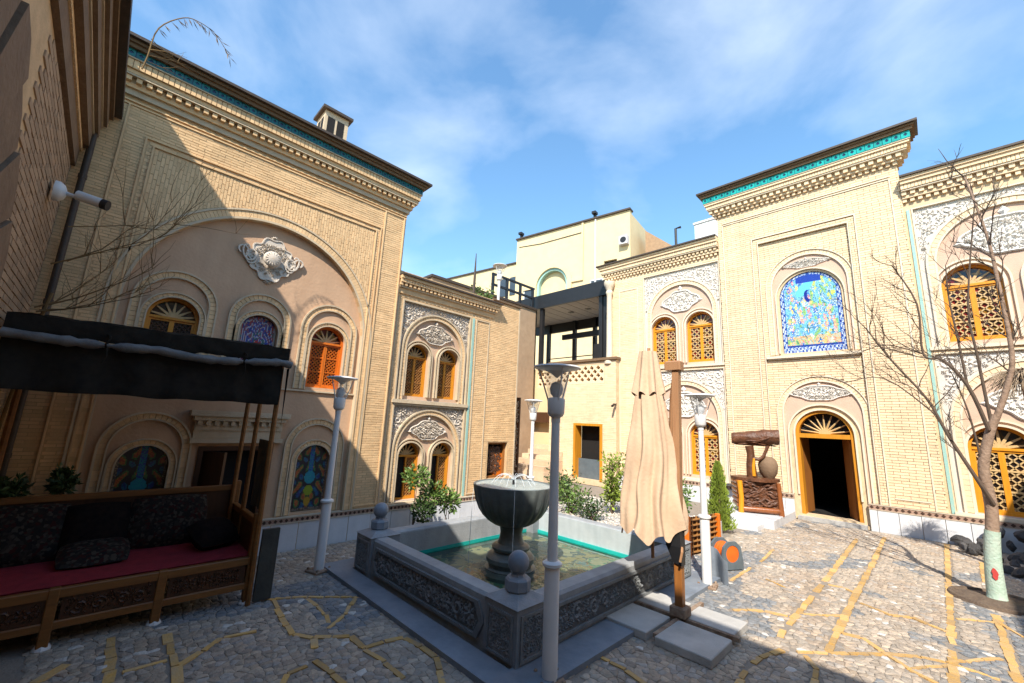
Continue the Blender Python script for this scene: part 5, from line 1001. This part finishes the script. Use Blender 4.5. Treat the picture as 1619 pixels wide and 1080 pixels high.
q = MB(); q.bev(-.07, .07, -.07, .07, .085, .16, .008); q.box(-.48, .48, -.018, .018, .04, .072); q.box(-.018, .018, -.48, .48, .041, .0725); q.build('cross_base', 'rust', ps)
cx, cy = -.235, -.03
def cang(a, z):   # pleated canvas radius at height z (0 hem .. 1 top)
    return 1 + (.12 * math.cos(9 * a + .6) + .06 * math.cos(17 * a + 1) + .04 * math.cos(5 * a) + .05 * math.sin(3 * a + z * 4)) * (1 - z * .55)
q = MB(); n = 144; rows = 30; vs = []
for i in range(rows + 1):
    t = i / rows; r_ = .272 * (1 - t) ** .85 + .075 * t + .01
    for j in range(n):
        a = 2 * math.pi * j / n; rr = r_ * cang(a + .25 * noise.noise(Vector((t * 3, math.cos(a), math.sin(a)))), t) * (1 + .10 * noise.noise(Vector((math.cos(a) * 2.2, math.sin(a) * 2.2, t * 5)))); z = .74 + 1.54 * t + (.05 * math.cos(8 * a + .6) + .03 * math.cos(3 * a)) * (1 - t) ** 6
        vs.append((cx + rr * math.cos(a) * 1.0, cy + rr * math.sin(a), z))
q.add(vs, [(i * n + j, i * n + (j + 1) % n, (i + 1) * n + (j + 1) % n, (i + 1) * n + j) for i in range(rows) for j in range(n)]); q.build('canvas', 'cloth', ps, smooth=True, angle=180, fix=False)
q = MB(); vs = []
for i in range(9):
    t = i / 8; r_ = .150 * (1 - t) + .085 * t
    for j in range(n):
        a = 2 * math.pi * j / n; rr = r_ * (1 + .16 * math.cos(8 * a + .2) * (1 - t * .5)); vs.append((cx - .01 + rr * math.cos(a), cy + rr * math.sin(a), 2.02 + .44 * t + .022 * math.cos(8 * a) * (1 - t) ** 3))
q.add(vs, [(i * n + j, i * n + (j + 1) % n, (i + 1) * n + (j + 1) % n, (i + 1) * n + j) for i in range(8) for j in range(n)] + [tuple(8 * n + j for j in range(n))]); q.build('vent_flap', 'cloth', ps, smooth=True, angle=70, fix=False)
q = MB(); q.tube([(cx, cy, .5), (cx, cy, 2.5)], .016, 8); q.build('centre_pole', 'woodpost', ps)
for i, (x0, x1, y0, y1, lb) in enumerate(((-1.755, -1.32, 3.44, 3.88, 'nearest concrete slab weighing down the parasol base'), (-1.755, -1.34, 3.96, 4.33, 'sunlit concrete slab on the parasol base, nearest the hose reel'), (-2.24, -1.825, 3.44, 3.88, 'shaded concrete slab on the parasol base, touching the pool'), (-2.22, -1.825, 3.96, 4.33, 'concrete slab on the parasol base, hidden behind the mast'))):
    q = MB(); q.bev(x0, x1, y0, y1, .012, .072, .006); tag(q.build('paving_slab', 'slab'), lb, 'slab', 'slabs on the parasol base')

# ------------------------------------------------------------ planting bed and its plants
q = MB(); q.box(-6.7, -2.62, 5.42, 7.5, 0, .27); struct(q.build('planting_bed', 'slab'))
gr = MB()
for k in range(2600):
    x, y = R.uniform(-6.6, -2.68), R.uniform(5.45, 7.45); r_ = R.uniform(.012, .028); z = .27 + r_ * .4; a = R.uniform(0, 6); gr.add([(x + r_ * math.cos(a + j * 1.57), y + r_ * math.sin(a + j * 1.57), z) for j in range(4)] + [(x, y, z + r_ * .7), (x, y, z - r_ * .6)], [(0, 1, 4), (1, 2, 4), (2, 3, 4), (3, 0, 4)])
tag(gr.build('gravel', 'gravel', fix=False), 'pale gravel spread over the planting bed behind the pool', 'gravel', kind='stuff')
def leaf(mb, p, d, l, w, rg):
    d = d.normalized(); s_ = d.cross(Vector((rg.uniform(-1, 1), rg.uniform(-1, 1), rg.uniform(-.3, 1)))); s_ = s_.normalized() if s_.length > .05 else Vector((1, 0, 0)); n = d.cross(s_)
    mb.add([p, p + d * l * .5 + s_ * w * .5 + n * l * .08, p + d * l, p + d * l * .5 - s_ * w * .5 + n * l * .08], [(0, 1, 2), (0, 2, 3)])
def shrub(name, label, cat, loc, h, r, nleaf, lsz, m, seed, group=None, stems=6, base=.0, blob=None):
    rg = random.Random(seed); t = thing(name, label, cat, loc, rg.uniform(0, 6), group); st = MB(); fo_ = MB(); tips = []
    for k in range(stems):
        a = rg.uniform(0, 6.28); rr = r * rg.uniform(.3, 1); p = Vector((rg.uniform(-.03, .03), rg.uniform(-.03, .03), 0)); pts = [p.copy()]; e = Vector((rr * math.cos(a), rr * math.sin(a), h * rg.uniform(.55, 1)))
        for i in range(1, 7): f = i / 6; pts.append(Vector((e.x * f ** 1.4, e.y * f ** 1.4, e.z * f)) + Vector((rg.uniform(-.015, .015), rg.uniform(-.015, .015), 0)))
        st.tube(pts, [.010 - .007 * i / 6 for i in range(7)], 5); tips += [q_ for q_ in pts[2:]]
    for k in range(int(nleaf * 1.35)):
        c = rg.choice(tips) if blob is None else Vector((0, 0, h)); sc_ = r * .42 if blob is None else blob
        off = Vector((rg.gauss(0, 1), rg.gauss(0, 1), rg.gauss(0, .8))); off = off.normalized() * sc_ * rg.random() ** .5; p = c + off
        if p.z < base: continue
        leaf(fo_, p, off + Vector((0, 0, .3)) * sc_ + Vector((rg.uniform(-1, 1), rg.uniform(-1, 1), rg.uniform(-.8, .5))) * sc_ * .7, lsz * rg.uniform(.45, 1.2), lsz * rg.uniform(.3, .6), rg)
    st.build('stem', 'twig', t); fo_.build('foliage', m, t, fix=False); return t
shrub('shrub', 'loose rose bush with dark leaves right of the nearest lamp post', 'shrub', (-4.35, 5.75, .27), .50, .30, 420, .075, 'leaf', 1, 'bushes in the planting bed', 8)
shrub('shrub', 'sprawling rose bush low at the rim of the pool', 'shrub', (-3.85, 5.62, .27), .32, .26, 320, .06, 'leafdark', 2, 'bushes in the planting bed', 8)
shrub('shrub', 'tall yellow green bush rising left of the parasol canvas', 'shrub', (-3.95, 6.35, .27), 1.0, .26, 700, .075, 'leafyellow', 3, 'bushes in the planting bed', 9)
shrub('shrub', 'rose bush in front of the dark terrace doorway', 'shrub', (-5.15, 6.6, .27), .55, .36, 520, .08, 'leafdark', 4, 'bushes in the planting bed', 9)
shrub('shrub', 'small green bush between the parasol mast and the sunlit lamp', 'shrub', (-3.05, 6.9, .27), .55, .26, 420, .08, 'leaf', 5, 'bushes in the planting bed', 8)
shrub('shrub', 'thin pale bush right behind the fountain bowl', 'shrub', (-4.95, 5.9, .27), .36, .22, 180, .06, 'leafyellow', 6, 'bushes in the planting bed', 6)
for i, (y, h, b, lb) in enumerate(((3.37, .86, .17, 'round headed sapling in front of the left wing, left one of the row'), (3.68, .60, .19, 'bushy sapling in front of the left wing, middle one of the row'), (3.96, .50, .17, 'low bushy sapling in front of the left wing, right one of the row'), (3.50, .42, .16, 'short dark sapling at the foot of the round headed one'))):
    shrub('sapling', lb, 'sapling', (-5.28 + .05 * (i == 3), y, 0), h, .05, 330, .07, 'leaf' if i < 3 else 'leafdark', 10 + i, 'saplings before the left wing', 3, blob=b)
# cypress
cyp = thing('cypress', 'small bright green conifer beside the carved stove plinth', 'tree', (-2.80, 7.95, 0)); fo_ = MB(); rg = random.Random(4)
for k in range(5200):
    z = rg.uniform(.04, 1.14) ; f = (z / 1.14); a = rg.uniform(0, 6.28); r_ = .20 * (1 - f) ** .65 * min(1, .55 + f * 3) * (1 + .75 * noise.noise(Vector((math.cos(a) * 2.2, math.sin(a) * 2.2, z * 6)))); rr = r_ * rg.uniform(.35, 1.08); leaf(fo_, Vector((rr * math.cos(a), rr * math.sin(a), z)), Vector((math.cos(a) * .55, math.sin(a) * .55, 1)), .065, .018, rg)
fo_.build('crown', 'leafyellow', cyp, fix=False); q = MB(); q.tube([(0, 0, 0), (0, 0, 1.0)], [.03, .008], 8); q.build('trunk', 'bark', cyp)
# fence grille by the bed
fe = thing('wooden_grille', 'low orange wooden grille standing behind the parasol hem', 'fence', (-2.56, 6.05, 0), math.radians(80))
part(fe, 'post', 'woodorange', (-.05, .03, -.03, .03, 0, .52)); part(fe, 'post', 'woodorange', (.72, .78, -.03, .03, 0, .50))
for k in range(7): part(fe, 'slat', 'lattice', (.03, .72, -.012, .012, .04 + k * .07, .055 + k * .07), bev=0)
for k in range(6): part(fe, 'bar', 'lattice', (.12 + k * .11, .135 + k * .11, .012, .03, .02, .50), bev=0)
part(fe, 'back_board', 'wooddark', (.0, .76, .035, .05, .0, .49), bev=0)
# hose reel
hr = thing('hose_reel', 'orange garden hose reel with grey side plates', 'hose reel', (-2.06, 5.98, 0), math.radians(62))
for y in (-.10, .10):
    q = MB(); q.slab([(-.16, .02), (.16, .02), (.16, .10), (.13, .28), (.06, .34), (-.06, .34), (-.13, .28), (-.16, .10)], [[(.10 * math.cos(a), .20 + .10 * math.sin(a)) for a in [i * math.pi / 8 for i in range(16)]]], -.015 - y, .015 - y); q.build('side_plate', 'reelgrey', hr)
    q = MB(); q.lathe([(.03, -.012), (.105, -.008), (.105, .008), (.03, .012)], (0, 0, 0), 20); q.xf(Matrix.Translation((0, y, .20)) @ Matrix.Rotation(math.pi / 2, 4, 'X')); q.build('hub_disc', 'hose', hr)
q = MB()
for k in range(7): rr = .095 + .006 * (k % 2); q.tube([(rr * math.cos(a), -.075 + k * .025, .20 + rr * math.sin(a)) for a in [i * math.pi / 12 for i in range(25)]], .014, 6)
q.build('hose_coil', 'hose', hr, smooth=True); q = MB(); q.tube([(-.14, -.12, .02), (-.14, .12, .02)], .015, 6); q.tube([(.14, -.12, .02), (.14, .12, .02)], .015, 6); q.build('foot_bar', 'reelgrey', hr)
# loose plastic film beside the pool post
q = sheet(lambda a, b: (-2.12 + .30 * a, 5.42 + .10 * math.sin(a * 5), .02 + .34 * (1 - b) * (1 - .3 * a)), 12, 6); q2 = q.build('planter_trough', 'skirt', smooth=True); tag(q2, 'blue grey metal sheet leaning at the pool corner behind the mast', 'sheet')
# marble step and carved stove
q = MB(); q.bev(-3.2, -2.25, 9.0, 10.65, 0, .16, .01); q.bev(-3.0, -2.4, 8.55, 8.99, 0, .10, .01); tag(q.build('step_block', 'marble'), 'white stone step block under the carved stove', 'step')
sv = thing('carved_cabinet', 'varnished wooden cabinet carved like tangled roots beside the doorway', 'cabinet', (-2.72, 9.78, .16), math.radians(28))
q = MB(); q.bev(-.34, .34, -.26, .26, .07, .60, .02); q.build('body', 'logbrown', sv)
q = MB(); rg = random.Random(8)
for k in range(40):
    x0, z0 = rg.uniform(-.27, .29), rg.uniform(.13, .56); pts = []; a = rg.uniform(-.5, .5)
    for i in range(9): pts.append((max(-.30, min(.31, x0 + (i - 4) * .035 * math.cos(a))), -.26 - .02 * math.sin(i * .8) - .012, max(.10, min(.59, z0 + (i - 4) * .03 * math.sin(a) + .02 * math.sin(i * 1.3 + k))))); 
    q.tube(pts, [.012 + .012 * math.sin(i / 8 * 3.1) for i in range(9)], 6)
q.build('root_carving', 'logbrown', sv, smooth=True)
for i in range(6): q = MB(); q.tube([(-.36, -.24, .12 + i * .088), (-.37, 0, .12 + i * .088), (-.36, .25, .12 + i * .088)], .046, 10); q.build('side_log', 'logred', sv, smooth=True)
q = MB(); q.tube([(-.35, -.29, 0), (-.335, -.30, .3), (-.35, -.29, .60)], [.05, .045, .05], 10); q.build('corner_post', 'woodyellow', sv, smooth=True)
q = MB(); q.tube([(.35, -.28, -.01), (.345, -.28, .3), (.33, -.28, .6)], [.05, .04, .04], 10); q.build('corner_post', 'logred', sv, smooth=True)
q = MB(); q.tube([(-.33, -.27, .07), (0, -.29, .075), (.33, -.27, .07)], .055, 10); q.build('foot_log', 'logred', sv, smooth=True)
q = MB(); vs = [(.44 * math.cos(a) * (1 + .05 * math.sin(5 * a)), .35 * math.sin(a) * (1 + .06 * math.sin(4 * a + 1))) for a in [i * math.pi / 14 for i in range(28)]]; q.prism(vs, .601, .655); q.build('top', 'logbrown', sv)
sc2 = thing('log_sculpture', 'hollow carved log balanced on a forked trunk on top of the cabinet', 'sculpture', (-2.70, 9.80, .816), math.radians(18))
q = MB(); q.tube([(-.08, 0, 0), (-.09, 0, .25), (-.08, 0, .45), (-.10, 0, .62)], [.10, .085, .07, .08], 12); q.build('trunk', 'logbrown', sc2, smooth=True)
q = MB(); q.tube([(-.06, -.02, .38), (.06, -.02, .36), (.14, -.02, .42), (.20, -.01, .55), (.24, 0, .66)], [.04, .035, .03, .03, .035], 8); q.build('branch', 'logbrown', sc2, smooth=True)
q = MB(); q.tube([(-.05, -.085, .03), (-.05, -.09, .22), (-.03, -.075, .38)], [.035, .03, .02], 8); q.build('bare_wood', 'woodyellow', sc2, smooth=True)
q = MB(); vs = []; n = 28; N_ = 26
for i in range(N_ + 1):
    t = i / N_; x = -.42 + .86 * t
    for j in range(n):
        a = 2 * math.pi * j / n; rr = .125 * (.82 + .35 * t) * (1 + .10 * noise.noise(Vector((x * 5, math.cos(a) * 1.5, math.sin(a) * 1.5))) + .10 * noise.noise(Vector((x * 9, math.cos(a) * 4, math.sin(a) * 4)))) * (.90 if i in (0, N_) else 1); vs.append((x, rr * 1.05 * math.cos(a), .76 + .07 * t + rr * 1.1 * math.sin(a)))
q.add(vs, [(i * n + j, i * n + (j + 1) % n, (i + 1) * n + (j + 1) % n, (i + 1) * n + j) for i in range(N_) for j in range(n)] + [tuple(range(n - 1, -1, -1)), tuple(N_ * n + j for j in range(n))])
rg = random.Random(12)
for k in range(26):
    x0 = rg.uniform(-.38, .2); a0 = rg.uniform(-2.8, -.2); q.tube([(x0 + i * .04, .145 * (.85 + .3 * (x0 + .42)) * math.cos(a0 + .12 * i * math.sin(k)) , .775 + .05 * (x0 + .42) + .152 * (.85 + .3 * (x0 + .42)) * math.sin(a0 + .12 * i * math.sin(k))) for i in range(6)], [.008, .016, .018, .018, .014, .006], 6)
q.build('log', 'logbrown', sc2, smooth=True, angle=60)
q = MB(); q.lathe([(.10, 0), (.16, .1), (.18, .25), (.15, .36), (.08, .42)], (.22, .12, 0), 16); q.build('stone_jar', 'stoneblock', sc2, smooth=True)

# ------------------------------------------------------------ bare tree, soil ring, rocks
tr = thing('bare_tree', 'leafless tree with a pale green limewashed trunk at the right edge', 'tree', (.27, 7.35, 0))
def P3(*l): return [(x - .27, y - 7.35, z) for x, y, z in l]
def smoothpath(pts, k=4):
    P = [Vector(p) for p in pts]; out = []
    for i in range(len(P) - 1):
        a, b, c, d = P[max(i - 1, 0)], P[i], P[i + 1], P[min(i + 2, len(P) - 1)]
        for j in range(k): t = j / k; out.append(.5 * ((2 * b) + (c - a) * t + (2 * a - 5 * b + 4 * c - d) * t * t + (3 * b - a - 3 * c + d) * t ** 3))
    out.append(P[-1]); return out
tk = smoothpath(P3((.27, 7.35, 0), (.275, 7.35, .25), (.29, 7.35, .5), (.34, 7.35, 1.0), (.33, 7.34, 1.42), (.42, 7.35, 1.8), (.50, 7.35, 2.02)), 4); n = len(tk)
q = MB(); lo = [p for p in tk if p.z < .74]; q.tube(lo, [.082 - .02 * i / len(lo) + (.02 if i == 0 else 0) for i in range(len(lo))], 14); q.build('limewashed_trunk', 'limewash', tr, smooth=True, angle=80)
q = MB(); q.slab([(.0, .235), (.018, .25), (.022, .28), (.03, .30), (.022, .33), (.01, .352), (-.004, .36), (-.014, .345), (-.022, .32), (-.014, .295), (-.02, .27), (-.01, .25)], (), .074, .082); q.build('red_mark', 'redpaint', tr).rotation_euler = (0, 0, .1)
up = [p for p in tk if p.z > .62]; q = MB(); q.tube(up, [.056 - .02 * i / len(up) for i in range(len(up))], 12); 
limbs = [P3((.50, 7.35, 2.0), (.62, 7.36, 2.35), (.70, 7.35, 2.72), (.70, 7.35, 3.56), (.68, 7.35, 4.21), (.59, 7.35, 5.02)), P3((.36, 7.3, 1.03), (.24, 7.2, 1.35), (.09, 7.2, 1.76), (-.05, 7.2, 2.21), (-.32, 7.2, 2.7), (-.53, 7.2, 3.15)), P3((.42, 7.3, 1.85), (.31, 7.2, 2.35), (.14, 7.2, 2.67), (-.02, 7.2, 2.76), (-.01, 7.2, 3.41), (-.19, 7.2, 3.97)), P3((.31, 7.3, 2.37), (.30, 7.35, 2.91), (.28, 7.35, 3.48), (.30, 7.35, 3.9)), P3((.33, 7.34, 1.42), (.28, 7.25, 2.06), (.20, 7.25, 2.5)), P3((.45, 7.35, 1.95), (.43, 7.3, 2.73), (.43, 7.3, 3.36), (.63, 7.3, 4.63)), P3((.02, 7.2, 2.0), (-.4, 7.15, 2.46), (-.79, 7.1, 2.42)), P3((-.02, 7.2, 2.76), (-.36, 7.2, 2.91), (-.66, 7.2, 2.81))]
lr = [.031, .022, .021, .014, .013, .017, .009, .009]; twg = MB(); rg = random.Random(21)
def twigs(p, d, l, r_, dep, mbb, rg):
    pts = [p.copy()]; q_ = p.copy(); dd = d.copy()
    for i in range(5): dd = (dd + Vector((rg.uniform(-.22, .22), rg.uniform(-.22, .22), rg.uniform(-.1, .2)))).normalized(); q_ = q_ + dd * l / 5; pts.append(q_.copy())
    mbb.tube(pts, [r_ * (1 - .75 * i / 5) for i in range(6)], 4)
    if dep:
        for k in range(rg.randint(2, 4)):
            i = rg.randint(1, 4); nd = (dd + Vector((rg.uniform(-1, 1), rg.uniform(-1, 1), rg.uniform(-.3, .8)))).normalized(); twigs(pts[i], nd, l * rg.uniform(.45, .75), r_ * .6, dep - 1, mbb, rg)
for l_, r_ in zip(limbs, lr):
    sp_ = smoothpath(l_, 4); k = len(sp_); (q if r_ > .03 else twg).tube(sp_, [r_ * (1 - .7 * i / k) for i in range(k)], 8)
    for i in range(int(k * .3), k):
        d = (sp_[i] - sp_[i - 1]).normalized(); nd = (d * .6 + Vector((rg.uniform(-1, .5), rg.uniform(-.6, .6), rg.uniform(-.2, .8)))).normalized(); twigs(sp_[i], nd, rg.uniform(.25, .6), max(.004, r_ * .28), 2, twg, rg)
q.build('trunk', 'bark', tr, smooth=True, angle=80); twg.build('branches', 'twig', tr, smooth=True)
q = MB(); q.tube([(.27 + .36 * math.cos(a), 7.35 + .36 * math.sin(a), .0) for a in [i * math.pi / 16 for i in range(33)]], .035, 6); q.lathe([(.37, .004), (.2, .03), (.05, .04)], (.27, 7.35, 0), 24); struct(q.build('soil_ring', 'soil', smooth=True))
rg = random.Random(33); rocks = []
for v in range(5):
    q = MB(); bm = bmesh.new(); bmesh.ops.create_icosphere(bm, subdivisions=2, radius=1); nn = Vector((v * 3.3, 1, 2))
    for vv in bm.verts: d = vv.co.normalized(); vv.co = d * (1 + .45 * noise.noise(d * 1.3 + nn)); vv.co.z *= .72
    me = D.meshes.new('rock'); bm.to_mesh(me); bm.free(); me.materials.append(M['rock']); rocks.append(me)
for k in range(70):
    if k < 46: x, y, z = rg.uniform(.05, 1.5), rg.uniform(9.9, 10.62), 0; z = max(0, .34 * (1 - abs(y - 10.5) * 1.4)) * rg.random() * (.5 + x)
    else: x, y, z = rg.uniform(.35, 1.6), rg.uniform(8.9, 10.0), 0
    s_ = rg.uniform(.05, .12) * (1 + .3 * (x > .6)); o = D.objects.new('rock', rocks[k % 5]); COL.objects.link(o); o.location = (x, y, z + s_ * .4); o.scale = (s_, s_ * rg.uniform(.7, 1.1), s_ * rg.uniform(.7, 1)); o.rotation_euler = (rg.uniform(0, 6), rg.uniform(0, 6), rg.uniform(0, 6))
    tag(o, 'dark rough rock in the heap behind the limewashed tree', 'rock', 'rocks heaped behind the tree')
# straw broom-like palm tuft at the right edge
sw_ = thing('dried_palm', 'tuft of dried palm fronds hanging at the right edge', 'palm', (.86, 8.5, 0)); q = MB(); q.tube([(.05, 0, 0), (.04, 0, 1.2), (.02, 0, 2.5)], [.05, .045, .05], 10); q.build('trunk', 'bark', sw_, smooth=True); q = MB(); rg = random.Random(2)
for k in range(420):
    a = rg.uniform(0, 6.28); p = Vector((.02, 0, 2.62)); d = Vector((math.cos(a), math.sin(a), rg.uniform(.0, .8))).normalized(); l = rg.uniform(.2, .42); pts = [p + d * l * t + Vector((0, 0, -.5 * t * t * rg.uniform(.6, 1.1) * .7)) for t in (0, .33, .66, 1)]; q.tube(pts, [.006, .005, .004, .002], 3)
q.build('fronds', 'straw', sw_)

# ------------------------------------------------------------ small things on and before the left houses
cc = thing('security_camera', 'white bullet security camera on the near left wall', 'camera', (-5.0, -.57, 3.42))
q = MB(); q.lathe([(.085, 0), (.085, .03), (.06, .06), (.02, .075)], (0, 0, 0), 20); q.xf(Matrix.Rotation(-math.pi / 2, 4, 'X')); q.build('mount', 'lampwhite', cc, smooth=True)
q = MB(); q.tube([(0, .06, 0), (.02, .13, -.01), (.04, .17, -.01)], .018, 8); q.build('arm', 'lampwhite', cc, smooth=True)
q = MB(); q.tube([(.04, .14, 0), (.10, .30, -.035)], .042, 16); q.build('housing', 'lampwhite', cc, smooth=True, angle=50); q = MB(); q.tube([(.098, .295, -.034), (.112, .335, -.043)], .0445, 16); q.build('lens_hood', 'blackmetal', cc, smooth=True, angle=50)
c2 = thing('security_camera', 'tiny dark camera on the corner below the terrace lattice', 'camera', (-6.44, 10.5, 2.33)); q = MB(); q.box(-.03, .03, -.04, .04, -.03, .03); q.tube([(0, -.04, -.01), (.02, -.16, -.05)], .035, 8); q.build('housing', 'blackmetal', c2); q = MB(); q.tube([(0, .02, 0), (0, .1, .03)], .015, 6); q.build('bracket', 'blackmetal', c2)
dp = thing('drain_pipe', 'dark drain pipe running down the corner of the left house', 'pipe', (-5.74, -.50, 0)); q = MB(); q.tube([(0, 0, 4.62), (0, 0, 2.0), (0, 0, .1)], .028, 10); q.build('pipe', 'cap', dp, smooth=True)
for z in (1.2, 2.6, 3.9): q = MB(); q.lathe([(.034, -.02), (.034, .02)], (0, 0, z), 10); q.build('clip', 'cap', dp)
tw = thing('bare_creeper', 'thin bare creeper twigs spreading over the left house below the eaves', 'creeper', (-5.3, -.5, 2.3)); q = MB(); rg = random.Random(9)
q.tube(smoothpath([(.1, -.02, -2.3), (.0, -.05, -1.2), (.0, 0, -.2), (.05, .05, .3)]), .012, 6)
for k in range(7):
    p = Vector((rg.uniform(-.1, .2), rg.uniform(-.05, .1), rg.uniform(.0, 1.0))); d = Vector((rg.uniform(-.1, .2), 1, rg.uniform(.1, .7))).normalized(); twigs(p, d, rg.uniform(.55, 1.05), .007, 2, q, rg)
q.build('stems', 'twig2', tw)
gs = thing('dry_stalk', 'arching dry grass stalk above the eaves against the sky', 'plant', (-4.8, -.3, 4.72)); q = MB(); pts = [(0, .06, 0), (0, .075, .15), (0, .10, .48), (0, .25, .73), (0, .38, .78), (0, .52, .74), (0, .66, .58)]; sp_ = smoothpath(pts, 4); q.tube(sp_, [.007 - .005 * i / len(sp_) for i in range(len(sp_))], 5); q.build('stem', 'twig2', gs)
q = MB(); rg = random.Random(6)
for i in range(8, len(sp_)):
    for k in range(2): leaf(q, sp_[i], Vector((rg.uniform(-.4, .4), rg.uniform(.1, 1), rg.uniform(-1, -.2))), .10, .007, rg)
for k in range(5): twigs(Vector((0, .07, .1 + k * .06)), Vector((rg.uniform(-.3, .3), .8, rg.uniform(-.3, .5))).normalized(), .3, .004, 1, q, rg)
q.build('blades', 'twig2', gs)
for i, (y, h, r_, lb) in enumerate(((-.42, .16, .17, 'dark rounded pot plant behind the day bed, at the left edge'), (-.12, .24, .10, 'dark narrow pot plant behind the day bed, right of the rounded one'))):
    t = shrub('pot_plant', lb, 'plant', (-5.62, y, .84), h, r_, 260, .07, 'leafdark', 50 + i, 'plants behind the day bed', 6); q = MB(); q.lathe([(.05, -.14), (.075, 0), (.08, 0), (.08, .015), (.06, .015)], (0, 0, 0), 14); q.lathe([(.04, -.84), (.04, -.14)], (0, 0, 0), 8); q.build('pot', 'pot', t)
for i, (y, x) in enumerate(((5.75, -7.15), (6.0, -7.2), (6.15, -7.5))): shrub('roof_plant', ('left', 'middle', 'right')[i] + ' one of the green pot plants on the roof beside the mast', 'plant', (x, y, 3.99), .75, .22, 260, .10, 'leaf', 60 + i, 'plants on the left roof', 7)
